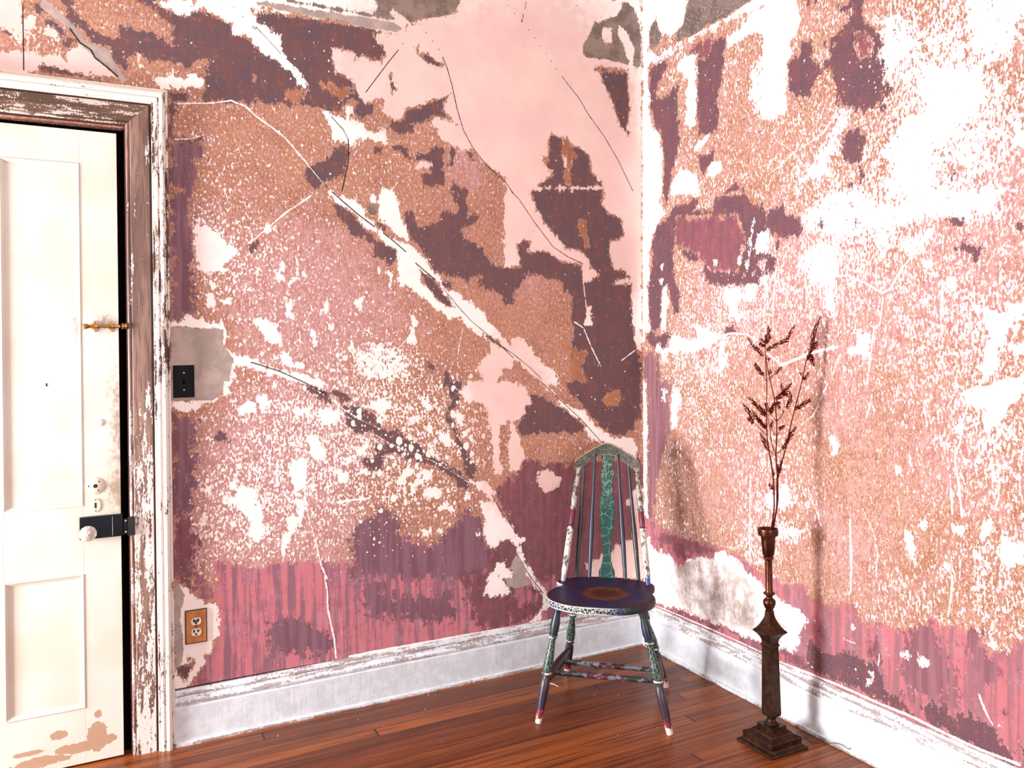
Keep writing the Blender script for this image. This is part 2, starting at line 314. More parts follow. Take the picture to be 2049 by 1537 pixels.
 ('L','W','-1497,1146 -1426,1148 -1388,1122 -1417,1085 -1484,1098'),
 ('L','W','-1581,1155 -1511,1151 -1517,1119 -1572,1122'),
 ('L','W','-1588,955 -1565,967 -1523,960 -1534,853 -1576,833 -1594,872'),
 ('L','W','-1536,1054 -1485,1051 -1466,993 -1453,945 -1495,948 -1519,978 -1532,1016'),
 ('L','W','-1572,814 -1535,806 -1540,750 -1583,685 -1621,597 -1624,648 -1596,742 -1568,749'),
 ('L','W','-1351,980 -1301,1001 -1301,962 -1326,950'),
 ('L','W','-1083,786 -1034,812 -986,782 -998,758 -1035,762'),
 ('L','W','-1076,881 -1023,877 -1029,837 -1071,840'),
 ('L','W','-993,1011 -949,1024 -944,993 -977,979'),
 ('L','W','-1149,907 -1118,889 -1097,878 -1108,859 -1150,857'),
 ('L','W','-1298,1161 -1238,1173 -1192,1161 -1208,1123 -1234,1109 -1274,1131'),
 ('L','W','-1043,964 -984,939 -1000,920 -1038,938'),
 ('L','W','-1724,838 -1690,807 -1691,698 -1705,658 -1727,670'),
 ('L','W','-828,607 -816,595 -828,586'),
 ('L','W','-1711,1206 -1671,1205 -1671,1154 -1712,1147'),
 ('L','W','-1608,1174 -1581,1173 -1586,1141 -1608,1147'),
 ('L','W','-1415,913 -1381,906 -1372,886 -1392,854 -1416,870'),
 ('L','W','-1327,906 -1302,904 -1303,880 -1327,882'),
 ('L','W','-1098,848 -1066,845 -1072,825 -1093,827'),
 ('L','W','-1150,847 -1140,817 -1146,802 -1166,834'),
 ('L','W','-1376,944 -1356,947 -1361,923 -1376,920'),
 ('L','W','-1004,723 -965,740 -960,709 -993,712'),
 ('L','W','-960,734 -932,726 -933,701 -960,704'),
 ('L','W','-1085,642 -1037,646 -1027,625 -1070,610'),
 ('L','W','-1010,643 -989,641 -989,621 -1011,623'),
 ('L','W','-1119,825 -1098,813 -1110,779 -1125,785'),
 ('L','W','-1066,1166 -1018,1134 -1030,1109 -1066,1146'),
 ('L','W','-931,1104 -887,1097 -882,1071 -915,1062'),
 ('L','W','-871,1014 -843,1002 -844,976 -866,982'),
 ('L','W','-876,777 -847,774 -859,745 -882,747'),
 ('L','W','-831,737 -797,723 -756,729 -722,674 -665,604 -666,551 -725,553 -743,524 -783,539 -805,594 -798,666 -814,709'),
 ('L','W','-869,818 -778,805 -750,760 -756,729 -813,776'),
 ('L','T','-744,781 -708,804 -655,820 -659,603 -688,644 -722,700'),
 ('L','M','-608,1142 -565,1167 -504,1154 -461,1114 -404,1095 -354,1059 -315,1024 -290,989 -355,982 -419,992 -494,991 -556,994 -629,988 -628,1052'),
 ('L','M','-395,1215 14,1202 12,1093 -17,1088 -33,991 -89,955 -157,970 -223,1013 -288,1078 -352,1148 -414,1216'),
 ('L','O','-201,1125 -167,1163 -119,1167 -92,1126 -120,1093 -182,1090'),
 ('L','W','-672,1224 -583,1194 -572,1130 -603,1088 -628,1052 -652,1043 -646,1011 -623,977 -606,901 -631,850 -679,838'),
 ('L','W','-539,1220 -478,1191 -416,1134 -372,1099 -288,1078 -282,1050 -224,997 -144,947 -47,952 -20,916 -29,847 -118,900 -212,934 -264,949 -303,996 -289,1017 -366,1071 -429,1112 -441,1151'),
 ('L','W2','-538,821 -510,835 -466,826 -454,803 -429,790 -436,763 -474,745 -505,737 -524,755 -548,790'),
 ('L','W','-89,647 -25,715 17,705 8,291 -277,332 -302,374 -308,403 -236,416 -222,431 -168,441 -154,461 -99,460 -92,482 -57,484 -51,620'),
 ('L','W','-672,594 -619,546 -632,515 -615,465 -585,424 -562,373 -604,379 -644,490 -679,558'),
 ('L','G','-656,487 -633,468 -603,421 -586,376 -723,396 -681,442'),
 ('L','G','-723,408 -604,391 -574,355 -641,344 -694,359'),
 ('L','W','-773,426 -739,421 -704,374 -687,335 -717,321 -775,332 -809,342 -797,377'),
 ('L','W','-768,433 -750,457 -709,467 -697,434 -668,419 -669,388 -774,403'),
 ('L','W','-586,400 -556,363 -525,337 -511,303 -496,241 -528,219 -534,199 -608,184 -559,213 -521,250 -526,300 -574,350 -616,404'),
 ('R','W','-4,3015 -337,2880 -311,2803 -294,2744 -243,2740 -138,2770 -111,2851 -54,2820 -45,2714 -63,2707 -128,2680 -252,2688 -478,2682 -713,2702 -798,2692 -798,2658 -493,2661 -217,2650 -44,2656 -53,2439 -71,2360 -135,2304 -153,2215 -143,2043 1,2069'),
 ('R','GR','-328,2834 -353,2873 -760,2708 -707,2700 -631,2695 -552,2690 -455,2695 -376,2687 -243,2696 -252,2737 -294,2744 -311,2803'),
 ('R','GR','-54,2820 -106,2853 -115,2804 -147,2770 -128,2731 -63,2725'),
 ('R','M','-44,2650 -217,2644 -199,2634 -164,2589 -118,2547 -109,2504 -136,2479 -207,2486 -259,2515 -259,2438 -266,2244 -232,2170 -205,2092 -196,2033 -143,2043 -162,2196 -144,2262 -135,2326 -99,2358 -90,2429 -62,2448 -53,2520 -53,2612'),
 ('R','M','-302,2648 -477,2645 -492,2614 -552,2614 -566,2583 -551,2537 -544,2499 -536,2420 -513,2370 -513,2237 -460,2230 -397,2255 -382,2350 -383,2573 -407,2581 -368,2610 -310,2624'),
 ('R','T','-302,2648 -470,2645 -477,2583 -431,2557 -399,2589 -319,2621'),
 ('R','W','-260,2614 -384,2599 -382,2424 -374,2320 -341,2285 -309,2326 -318,2518 -259,2564'),
 ('R','W','-566,2603 -638,2618 -713,2658 -798,2635 -797,2554 -726,2561 -623,2568 -573,2560'),
 ('R','DD','-711,2425 -797,2507 -795,2209 -717,2268 -691,2334'),
 ('R','W','-257,2120 -307,2121 -380,2084 -396,1997 -196,2033 -222,2089'),
 ('R','W','-397,2218 -460,2235 -452,2216 -389,2189 -357,2185'),
 ('R','W','-459,2120 -519,2112 -541,2072 -489,2052 -443,2082'),
 ('R','M','-397,2171 -444,2145 -490,2165 -489,2119 -443,2098 -420,2076 -389,2115'),
 ('R','M','-562,1979 -605,2004 -640,1997 -661,1961'),
 ('R','W','-765,2667 -865,2665 -943,2615 -948,2513 -912,2475 -894,2408 -880,2237 -837,2202 -761,2217'),
 ('R','M','-1160,2545 -1225,2518 -1214,2448 -1224,2415 -1262,2384 -1281,2341 -1299,2322 -1280,2304 -1261,2286 -1289,2264 -1307,2222 -1293,2190 -1339,2188 -1321,2154 -1293,2150 -1269,2136 -1212,2128 -1162,2150 -1111,2185 -1101,2240 -1085,2305 -1048,2322 -1097,2388 -1037,2405 -1059,2419 -1113,2422 -1154,2445 -1180,2473'),
 ('R','T','-1179,2402 -1224,2386 -1252,2347 -1247,2299 -1203,2305 -1184,2350'),
 ('R','M','-953,2447 -999,2440 -998,2373 -1048,2317 -1042,2302 -1020,2282 -986,2243 -928,2255 -893,2284 -890,2331 -882,2398 -941,2402'),
 ('R','M','-1108,2523 -1180,2503 -1155,2475 -1124,2499'),
 ('R','M','-1341,2379 -1354,2370 -1349,2332 -1334,2332'),
 ('R','M','-1125,2066 -1192,2083 -1230,2044 -1215,1998 -1195,1961 -1140,1977 -1130,2017'),
 ('R','M','-972,2603 -1022,2583 -1017,2567 -983,2572'),
 ('R','M','-1525,1871 -1544,1870 -1540,1849 -1521,1842'),
 ('R','M','-1150,1903 -1175,1902 -1170,1878 -1150,1871'),
 ('R','M','-1195,1948 -1203,1947 -1210,1904 -1200,1897 -1190,1920'),
 ('R','M','-1279,2134 -1297,2120 -1293,2101 -1279,2113'),
 ('R','DD','-1304,2397 -1345,2386 -1389,2314 -1384,2265 -1326,2252 -1308,2234 -1294,2295'),
 ('R','DD','-1369,2049 -1454,2057 -1515,2059 -1588,2028 -1526,2015 -1510,1956 -1466,1959 -1453,1905 -1464,1804 -1313,1831 -1323,1925 -1296,1979 -1346,2015'),
 ('R','DD','-1595,2368 -1752,2304 -1752,2249 -1705,2243 -1714,2194 -1683,2153 -1612,2195 -1590,2275'),
 ('R','DD','-1430,2187 -1536,2161 -1611,2123 -1618,2049 -1527,2038 -1454,2065 -1434,2124'),
 ('R','DD','-1111,2151 -1152,2144 -1141,2100 -1110,2069 -1099,2025 -1078,2017 -1067,1971 -1039,1951 -966,1943 -926,1928 -1001,2003 -1067,2054 -1110,2108'),
 ('R','W','-1712,1939 -1749,1936 -1748,1888 -1715,1900'),
 ('R','W','1,2094 -143,2067 -124,1986 -187,1953 -106,1915 -78,1879 -59,1825 -49,1700 -39,1499 -57,1441 -10,1425 4,1327'),
 ('R','M','-106,1910 -178,1927 -231,1974 -315,1976 -348,1986 -396,1978 -355,1937 -473,1918 -488,1962 -548,1966 -661,1951 -701,1910 -747,1892 -784,1853 -791,1700 -726,1669 -765,1637 -739,1582 -686,1596 -617,1587 -603,1613 -545,1592 -501,1611 -440,1626 -417,1670 -441,1704 -410,1734 -378,1716 -313,1728 -289,1758 -264,1805 -230,1809 -221,1744 -229,1666 -263,1598 -262,1511 -236,1501 -211,1557 -185,1626 -150,1623 -140,1551 -140,1450 -94,1423 -57,1447 -39,1557 -39,1649 -68,1726 -68,1841'),
 ('R','T','-247,1927 -619,1879 -673,1763 -617,1651 -471,1665 -378,1748 -230,1809'),
 ('R','W','-792,1814 -766,1798 -727,1775 -710,1729 -752,1705 -791,1710'),
 ('R','M','-152,2066 -192,2058 -187,1992 -169,1973 -156,2020'),
 ('R','M','-57,1441 -103,1411 -210,1420 -184,1382 -166,1343 -66,1350 -29,1408'),
 ('R','W','-103,1338 -94,1361 -121,1377 -130,1349 -184,1354 -219,1409 -278,1396 -344,1384 -470,1428 -544,1400 -439,1356 -311,1331 -121,1329'),
 ('R','Q','4,1327 -112,1332 -138,1181 -9,1177'),
 ('R','M','-537,1406 -595,1449 -623,1413 -580,1404'),
 ('R','W','-545,1595 -651,1591 -655,1540 -616,1522 -651,1471 -609,1463 -545,1527'),
 ('R','W','-672,1597 -725,1593 -725,1549 -685,1518 -658,1539'),
 ('R','W','-739,1620 -783,1621 -782,1578 -745,1591'),
 ('R','W','-514,1366 -544,1375 -536,1264 -514,1249'),
 ('R','W','-377,1452 -424,1440 -431,1388 -384,1378'),
 ('R','W','-139,1310 -166,1326 -157,1276'),
 ('R','W','-141,1612 -176,1637 -185,1548 -166,1438 -131,1422 -140,1517'),
 ('R','W','-502,1708 -494,1683 -487,1705'),
 ('R','W2','-714,1849 -704,1769 -683,1684 -690,1770'),
 ('R','W2','-653,1751 -635,1679 -628,1680 -642,1727'),
 ('R','W2','-137,1725 -150,1724 -146,1707'),
 ('R','W2','-123,1664 -145,1660 -141,1640 -123,1648'),
 ('R','W2','-706,1647 -726,1645 -722,1629 -706,1633'),
 ('R','W2','-659,1681 -679,1684 -679,1665 -662,1666'),
 ('R','W2','-762,1678 -783,1678 -783,1659 -765,1663'),
 ('R','M','-772,1850 -860,1882 -877,1842 -931,1820 -954,1776 -936,1752 -852,1754 -828,1715 -822,1767 -771,1802'),
 ('R','M','-771,1717 -827,1678 -821,1650 -770,1613'),
 ('R','M','-1016,1789 -1033,1796 -1060,1770 -1038,1760 -1016,1767'),
 ('R','M','-1486,1718 -1512,1727 -1555,1719 -1547,1702 -1508,1711'),
 ('R','M','-1558,1674 -1569,1669 -1565,1641 -1606,1621 -1602,1604 -1587,1591 -1584,1613 -1534,1630 -1554,1642'),
 ('R','M','-1719,1676 -1733,1678 -1732,1654 -1723,1662'),
 ('R','M','-1159,1835 -1174,1832 -1174,1820 -1162,1822'),
 ('R','T','-1169,1770 -1204,1782 -1204,1757 -1174,1744'),
 ('R','DD','-1066,1873 -1209,1855 -1252,1799 -1344,1787 -1452,1803 -1658,1784 -1657,1706 -1570,1724 -1472,1743 -1366,1736 -1275,1738 -1148,1727 -1075,1741 -965,1770 -954,1817'),
 ('R','DD','-1004,1707 -1101,1695 -1106,1638 -1085,1563 -1009,1569 -981,1616 -935,1666'),
 ('R','DD','-1261,1703 -1303,1698 -1303,1670 -1265,1674'),
 ('R','W','-1178,1618 -1207,1611 -1202,1595 -1182,1601'),
 ('R','DD','-1357,1671 -1451,1689 -1442,1664 -1400,1642 -1365,1646'),
 ('R','W','-1429,1604 -1454,1601 -1466,1562 -1441,1580'),
 ('R','W','-1498,1548 -1530,1545 -1529,1519 -1502,1514'),
 ('R','DD','-1063,1539 -1095,1537 -1094,1451 -1068,1469'),
 ('R','W','-1149,1803 -1169,1783 -1153,1735 -1144,1766'),
 ('R','W','-1171,1397 -1220,1392 -1234,1313 -1145,1326 -1185,1363'),
 ('R','W','-1612,1441 -1651,1443 -1734,1462 -1734,1445 -1693,1406 -1668,1355 -1657,1302 -1635,1249 -1599,1227 -1618,1338 -1626,1391'),
 ('R','W','-1689,1340 -1733,1353 -1732,1309 -1695,1320'),
 ('R','W','-1667,1257 -1732,1265 -1731,1231 -1674,1229'),
 ('R','W','7,1209 -20,1210 -36,661 -47,480 -9,473'),
 ('R','Q','-28,1203 -218,1208 -209,1142 -190,975 -137,859 -90,685 -71,512 -29,561'),
 ('R','W','-218,1186 -260,1176 -285,1134 -251,1089 -251,1007 -208,993 -200,1097'),
 ('R','W','-138,1172 -174,1162 -165,1117 -138,1139'),
 ('R','W','-1550,1212 -1595,1228 -1674,1245 -1732,1246 -1731,1219 -1673,1151 -1644,1121 -1623,1080 -1608,1111 -1616,1165 -1564,1169'),
 ('R','W','-1591,809 -1628,855 -1634,803 -1598,792'),
 ('R','W','-1662,809 -1727,798 -1726,737 -1669,737 -1652,768'),
 ('R','W','-1070,1035 -1091,1042 -1096,991 -1080,981'),
 ('R','W','-1368,1019 -1379,1018 -1377,981 -1370,984'),
 ('R','W','-1515,816 -1546,815 -1545,786 -1518,784'),
 ('R','W','-1357,768 -1387,766 -1391,690 -1365,692 -1361,738'),
 ('R','W','-1468,954 -1484,952 -1484,934 -1472,936'),
 ('R','W','-1529,1050 -1544,1062 -1540,1036 -1525,1027'),
 ('R','DD','-814,674 -899,694 -985,693 -898,649 -826,644'),
 ('R','DD','-777,789 -864,834 -899,799 -839,752 -776,742'),
 ('R','W','-1323,971 -1350,974 -1350,942 -1328,944'),
 ('R','W','-1692,1024 -1709,1019 -1702,1005'),
 ('R','W','-1417,1158 -1433,1155 -1425,1124 -1421,1131'),
 ('R','W','-1575,752 -1605,744 -1612,728 -1590,737'),
 ('R','W','-1490,701 -1506,700 -1502,681'),
 ('R','W','-1525,1108 -1541,1124 -1549,1110 -1533,1094'),
 ('R','W','-1409,812 -1422,811 -1417,791 -1409,793'),
 ('R','R','-10,588 -156,547 -326,532 -482,543 -541,543 -612,524 -681,510 -759,491 -807,480 -944,495 -971,467 -1054,458 -1128,483 -1162,475 -1207,435 -1310,456 -1363,468 -1423,494 -1440,517 -1480,510 -1543,529 -1595,519 -1628,484 -1666,482 -1733,520 -1729,169 -1633,125 -782,104 -7,129'),
 ('R','T','-84,499 -156,520 -390,538 -452,520 -326,455 -208,458'),
 ('R','W2','14,473 -47,485 -69,451 -116,438 -205,440 -256,403 -371,472 -479,489 -538,538 -601,516 -664,482 -699,473 -804,427 -873,410 -920,409 -954,383 -931,305 -912,250 -833,232 -752,226 -624,220 -450,223 -258,225 -101,204 15,192'),
 ('R','M','-959,286 -976,305 -998,299 -1020,280 -1095,304 -1136,326 -1196,324 -1244,320 -1267,287 -1281,252 -1330,239 -1378,211 -1408,192 -1352,193 -1262,206 -1166,211 -1094,206 -1031,205 -975,212 -959,247'),
 ('R','M','-1408,238 -1446,275 -1478,264 -1494,278 -1509,254 -1533,271 -1563,290 -1593,273 -1622,277 -1650,282 -1657,236 -1721,216 -1721,189 -1684,182 -1592,187 -1517,195 -1437,200'),
 ('R','Q','-1354,462 -1423,493 -1460,485 -1480,451 -1511,372 -1529,288 -1437,271 -1335,252 -1345,353 -1358,412'),
 ('R','Q','-1543,521 -1595,515 -1617,487 -1638,451 -1641,383 -1594,383 -1572,429 -1542,470'),
 ('R','T','-1245,385 -1263,382 -1258,316 -1244,320'),
 ('R','T','-833,251 -905,237 -984,211 -928,200 -832,199'),
 ('R','T','-190,213 -388,226 -596,232 -679,212 -510,206 -324,197'),
 ('R','W2','-1407,397 -1422,387 -1443,386 -1434,372 -1413,367 -1404,381'),
 ('R','W2','-931,380 -971,387 -994,383 -977,376 -948,374'),
 ('R','W2','-1152,414 -1167,416 -1165,405 -1155,404'),
 ('R','W2','-1111,366 -1127,364 -1116,357'),
 ('R','W2','-1332,378 -1358,391 -1371,385 -1345,375'),
 ('R','W2','-1488,535 -1496,545 -1506,540 -1508,537 -1484,530'),
 ('R','W2','-1617,501 -1645,513 -1645,496 -1635,482'),
 ('R','W2','-1640,281 -1648,285 -1648,267 -1641,268'),
 ('R','W2','-1220,283 -1234,284 -1229,274'),
 ('R','W2','-1215,257 -1225,260 -1222,235 -1215,237'),
 ('R','R','-1690,60 -1690,540 -1850,500 -2000,560 -2300,500 -2600,600 -3000,520 -3500,590 -4100,520 -4700,580 -4700,60'),
 ('R','M','-1720,100 -1720,260 -1850,330 -1990,240 -2200,300 -2400,220 -2600,280 -3000,210 -3400,290 -4700,240 -4700,100'),
 ('R','Q','-2050,260 -2050,480 -2250,470 -2350,300 -2200,240'),
 ('R','Q','-2800,260 -2800,520 -3100,480 -3100,240'),
 ('R','M','-1900,1500 -2100,1620 -2250,1500 -2180,1300 -1980,1330'),
 ('R','M','-2600,2000 -2800,2200 -2950,2050 -2900,1750 -2700,1800'),
 ('R','W','-1830,1900 -1950,2300 -2150,2250 -2250,1950 -2050,1760'),
 ('R','DD','-1800,1000 -1850,1500 -1950,1450 -2000,1100 -1900,900'),
 ('R','DD','-2300,1000 -2400,1700 -2700,1600 -2600,1000'),
 ('R','W','-3100,1200 -3200,1600 -3500,1500 -3400,1100'),
 ('R','GR','-1500,2690 -1500,2960 -2400,2960 -2300,2690'),
 ('R','W','-1300,2650 -1300,2690 -4700,2690 -4700,2650'),
]
LINES = [
 ('L','K',3.2,'-2294,2453 -2265,2411 -2232,2391 -2221,2367 -2183,2339 -2153,2313'),
 ('L','L',4,'-1964,2243 -1847,2260 -1783,2277 -1735,2262 -1692,2226'),
 ('L','L',3,'-1974,2116 -1924,2123 -1891,2136'),
 ('L','K',1.2,'-2429,2512 -2428,2409 -2428,2295'),
 ('L','K',1.2,'-1791,2641 -1757,2607 -1693,2549'),
 ('L','L',5,'-1780,2275 -1732,2263 -1697,2230 -1653,2203 -1599,2167 -1563,2129 -1508,2068 -1461,2015 -1414,1966'),
 ('L','K',1.3,'-1693,2560 -1648,2519 -1604,2475'),
 ('L','K',1.5,'-1259,2739 -1214,2693 -1174,2645 -1122,2589'),
 ('L','K',1.8,'-1062,2695 -1020,2646 -967,2588 -935,2521 -914,2452 -893,2356 -866,2271 -822,2198 -760,2131 -673,2069 -638,2024'),
 ('L','K',1,'-1122,2589 -1191,2498 -1280,2373'),
 ('L','K',1,'-1122,2589 -1064,2568'),
 ('L','K',1.8,'-1419,2263 -1371,2216 -1352,2179 -1354,2092 -1380,1978'),
 ('L','K',2,'-1503,2068 -1452,2006 -1428,1979'),
 ('L','K',1.8,'-655,2840 -631,2812 -590,2776 -511,2703 -407,2581 -299,2474 -255,2412 -170,2320 -97,2219 -16,2082'),
 ('L','K',1.2,'-560,2868 -567,2823 -583,2783'),
 ('L','K',1,'-356,2906 -278,2881 -172,2860'),
 ('L','K',3.5,'-256,2659 -149,2661 3,2655'),
 ('L','L',4,'-293,1728 -295,1656 -285,1578 -279,1527'),
 ('L','L',5,'-345,1477 -297,1449 -256,1360 -208,1275'),
 ('L','L',4,'-95,1301 -60,1323 -18,1348'),
 ('L','K',1.6,'-646,2031 -610,2001 -539,1909 -447,1805 -372,1764 -295,1736'),
 ('L','K',1.2,'-717,1381 -658,1344 -575,1283 -515,1228'),
 ('L','K',2.8,'-1419,1973 -1375,1937 -1312,1888 -1253,1848'),
 ('L','K',2.4,'-1217,1825 -1177,1797 -1125,1755'),
 ('L','K',2.4,'-1084,1711 -1047,1682 -1004,1648'),
 ('L','K',1.4,'-967,1613 -902,1538 -846,1481 -773,1424 -698,1365 -651,1322'),
 ('L','L',4.5,'-1730,1762 -1703,1781 -1662,1820 -1584,1890 -1538,1921 -1500,1952'),
 ('L','L',2.5,'-1178,1357 -1131,1401 -1083,1460'),
 ('L','L',2.5,'-912,1240 -905,1358 -881,1455'),
 ('L','L',2,'-1304,1451 -1234,1406 -1132,1351 -1064,1310'),
 ('L','K',2.2,'-1727,1326 -1709,1321 -1620,1289 -1529,1244 -1454,1199'),
 ('L','L',4.5,'-1539,830 -1533,773 -1518,710 -1500,642 -1482,555 -1459,500'),
 ('L','L',5,'-1469,513 -1460,455 -1459,389 -1448,330 -1436,271 -1430,194'),
 ('L','L',3,'-1216,941 -1217,858 -1208,813 -1214,740'),
 ('L','L',6.5,'-1417,785 -1354,788 -1289,789'),
 ('L','L',2,'-1027,1235 -974,1157 -943,1089 -911,1006 -867,931'),
 ('L','L',2.5,'-1440,1196 -1387,1141 -1309,1089 -1240,1056'),
 ('L','L',2.5,'-1435,1181 -1397,1146 -1339,1105'),
 ('L','L',2.2,'-1290,1049 -1200,994 -1112,949 -1022,912 -925,853 -869,813'),
 ('L','K',1.6,'-762,751 -722,679 -665,599'),
 ('L','K',1.6,'-521,1219 -404,1117 -315,1041 -212,934'),
 ('L','K',2,'-598,401 -568,360 -526,305'),
 ('L','L',9,'-1376,190 -1297,191 -1175,190 -962,188 -689,184 -470,182'),
 ('L','K',3,'-1997,189 -1710,189 -1376,184 -962,182 -495,180'),
 ('R','K',4,'-119,2680 -243,2691'),
 ('R','K',2.5,'-252,2699 -384,2687 -478,2684 -567,2687 -713,2697'),
 ('R','T',3,'-44,2653 -217,2647 -493,2658 -790,2657'),
 ('R','L',3,'-837,2118 -915,2058 -967,1992'),
 ('R','L',3,'-786,2002 -848,2022 -915,2058 -1024,2086 -1110,2142'),
 ('R','L',3,'-918,2053 -908,1977 -878,1891'),
 ('R','L',2,'-940,2207 -942,2106'),
 ('R','L',6,'-529,1401 -587,1409 -671,1402 -724,1377'),
 ('R','L',6,'-992,1584 -1074,1590 -1147,1588 -1216,1557 -1283,1519 -1310,1529 -1347,1585 -1408,1645 -1463,1699'),
 ('R','L',5,'-1283,1503 -1272,1418 -1249,1403 -1234,1305 -1221,1225'),
 ('R','L',3,'-1178,1689 -1153,1634 -1142,1592'),
 ('R','L',9,'-843,1282 -962,1318 -1029,1336 -1104,1348'),
 ('R','L',4,'-774,1328 -818,1305 -849,1282'),
 ('R','L',4,'-827,1650 -814,1557 -807,1417'),
 ('R','L',3.5,'-1132,1576 -1126,1509 -1135,1407'),
 ('R','L',6,'-1490,1538 -1487,1478 -1483,1422'),
 ('R','L',3,'-1260,1622 -1260,1549'),
 ('R','L',4,'-1119,1326 -1093,1279 -1082,1249'),
 ('R','L',3,'-1566,1327 -1542,1247'),
 ('R','L',4,'-1563,1466 -1567,1429 -1582,1400'),
 ('R','L',4,'-1704,1506 -1687,1472 -1661,1390'),
 ('R','L',6,'-1572,1188 -1549,1125 -1540,1058 -1525,1027 -1524,998 -1535,941 -1539,894 -1546,848'),
 ('R','L',7,'-1150,766 -1152,679 -1154,581'),
 ('R','L',6,'-1151,585 -1151,530 -1143,516'),
 ('R','L',3.5,'-1200,812 -1243,738 -1257,680 -1251,619'),
 ('R','L',3,'-958,839 -1002,788 -1029,723'),
 ('R','L',3,'-1575,752 -1633,719'),
 ('R','L',3,'-1060,1220 -1033,1172 -999,1109 -942,1069'),
 ('R','L',3,'-1242,1197 -1237,1164 -1218,1118'),
 ('R','L',3.5,'-1508,959 -1515,872'),
 ('R','L',3,'-1599,932 -1610,894'),
 ('R','L',4,'-1654,992 -1653,922 -1642,885'),
 ('R','L',4,'-1508,915 -1515,846'),
 ('R','L',3,'-1332,873 -1338,815'),
 ('R','L',5,'-686,858 -681,607 -683,511'),
 ('R','L',5,'-1590,346 -1601,322 -1615,296 -1629,277'),
 ('R','L',2.5,'-1116,366 -1137,359 -1167,360'),
 ('R','L',2.5,'-1387,287 -1400,269'),
 ('R','L',2.5,'-1261,357 -1256,316'),
 ('R','L',6,'-1513,667 -1509,607 -1498,541'),
 ('R','L',7,'-832,186 -973,193 -1103,197 -1260,196 -1385,199 -1468,194 -1590,191 -1703,198'),
 ('R','L',4,'-45,192 -258,195 -450,196 -624,195 -757,193'),
]
BLOBS = [
 ('L','P',-1528,1557,282,1),
 ('L','P',-1701,914,291,0.8),
 ('L','P',-1825,728,197,0.6),
 ('L','P',-1498,1067,226,0.8),
 ('L','P',-862,2127,125,0.5),
 ('L','P',-1485,651,169,0.8),
 ('L','P',-565,1657,107,0.4),
 ('L','P',-1896,1766,143,0.5),
 ('L','P',-1237,1483,196,0.3),
 ('L','D',-1845,1768,197,0.5),
 ('L','D',-1691,1628,256,0.35),
 ('L','D',-1627,1038,314,0.6),
 ('L','D',-1262,1170,331,0.5),
 ('L','D',-1367,829,307,0.4),
 ('L','D',-992,1037,303,0.5),
 ('L','D',-1773,722,270,0.6),
 ('L','D',-1892,2033,214,0.2),
 ('L','D',-1612,2114,223,-0.1),
 ('L','D',-758,1527,315,-0.5),
 ('L','D',-595,1399,299,-0.4),
 ('L','D',-935,1812,246,-0.2),
 ('L','D',-2352,2439,233,0.35),
 ('L','D',-1037,2192,183,0.2),
 ('L','D',-2410,2363,98,0.3),
 ('L','B',-1626,1148,258,0.7),
 ('L','B',-1282,1210,233,0.9),
 ('L','B',-1036,959,341,1),
 ('L','B',-857,1112,227,0.9),
 ('L','B',-1166,751,237,0.8),
 ('L','B',-1737,827,218,0.7),
 ('L','B',-1729,1390,164,0.4),
 ('L','B',-1378,1367,153,0.5),
 ('L','B',-1484,689,188,0.5),
 ('L','B',-1857,874,142,0.7),
 ('R','G2',-389,351,146,1.2),
 ('R','G2',-569,366,119,1),
 ('R','G2',-680,356,86,0.9),
 ('R','G2',-225,364,65,0.5),
 ('R','G2',-833,324,73,0.5),
 ('R','P',-489,1630,123,0.8),
 ('R','P',-938,1591,216,0.9),
 ('R','P',-1154,1438,202,0.7),
 ('R','P',-1512,1542,223,0.5),
 ('R','P',-1591,1766,173,0.9),
 ('R','P',-1110,1116,102,0.6),
 ('R','P',-459,1716,83,0.6),
 ('R','P',-687,1458,116,0.4),
 ('R','P',-1476,1034,180,0.4),
 ('R','P',-628,831,235,0.3),
 ('R','P',-1148,700,151,0.4),
 ('R','P',-457,1385,186,0.3),
 ('R','D',-1519,2197,254,1),
 ('R','D',-1315,2264,160,0.6),
 ('R','D',-1593,1911,217,0.9),
 ('R','D',-943,2242,217,0.2),
 ('R','D',-461,2006,207,0.3),
 ('R','D',-1255,1792,244,0.8),
 ('R','D',-688,1574,232,0.5),
 ('R','D',-1050,1582,174,0.5),
 ('R','D',-1632,1418,170,0.6),
 ('R','D',-1657,1052,167,0.7),
 ('R','D',-457,1302,247,0.6),
 ('R','D',-629,949,314,0.4),
 ('R','D',-933,872,215,0.6),
 ('R','D',-1429,1335,214,0.35),
 ('R','D',-734,617,189,0.7),
 ('R','D',-1336,581,157,0.3),
 ('R','D',-1625,696,141,0.6),
 ('R','D',-393,925,125,0.3),
 ('R','D',-1053,1948,140,0.3),
 ('R','B',-1506,889,236,0.4),
 ('R','B',-1340,1020,220,0.3),
 ('R','B',-1581,686,144,0.5),
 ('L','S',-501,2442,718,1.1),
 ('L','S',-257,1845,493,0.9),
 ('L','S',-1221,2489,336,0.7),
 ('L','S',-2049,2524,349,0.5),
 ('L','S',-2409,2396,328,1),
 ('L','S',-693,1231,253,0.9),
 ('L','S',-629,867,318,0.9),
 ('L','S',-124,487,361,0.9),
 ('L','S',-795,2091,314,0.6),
 ('R','D',-1150,918,302,-0.9),
 ('R','D',-513,755,263,-0.8),
 ('R','D',-1021,588,227,-0.6),
 ('R','D',-685,1148,271,-0.5),
 ('R','D',-1505,741,177,-0.3),
 ('R','D',-637,2131,217,-0.3),
 ('R','O2',-543,740,221,0.8),
 ('R','O2',-1150,918,201,0.4),
]
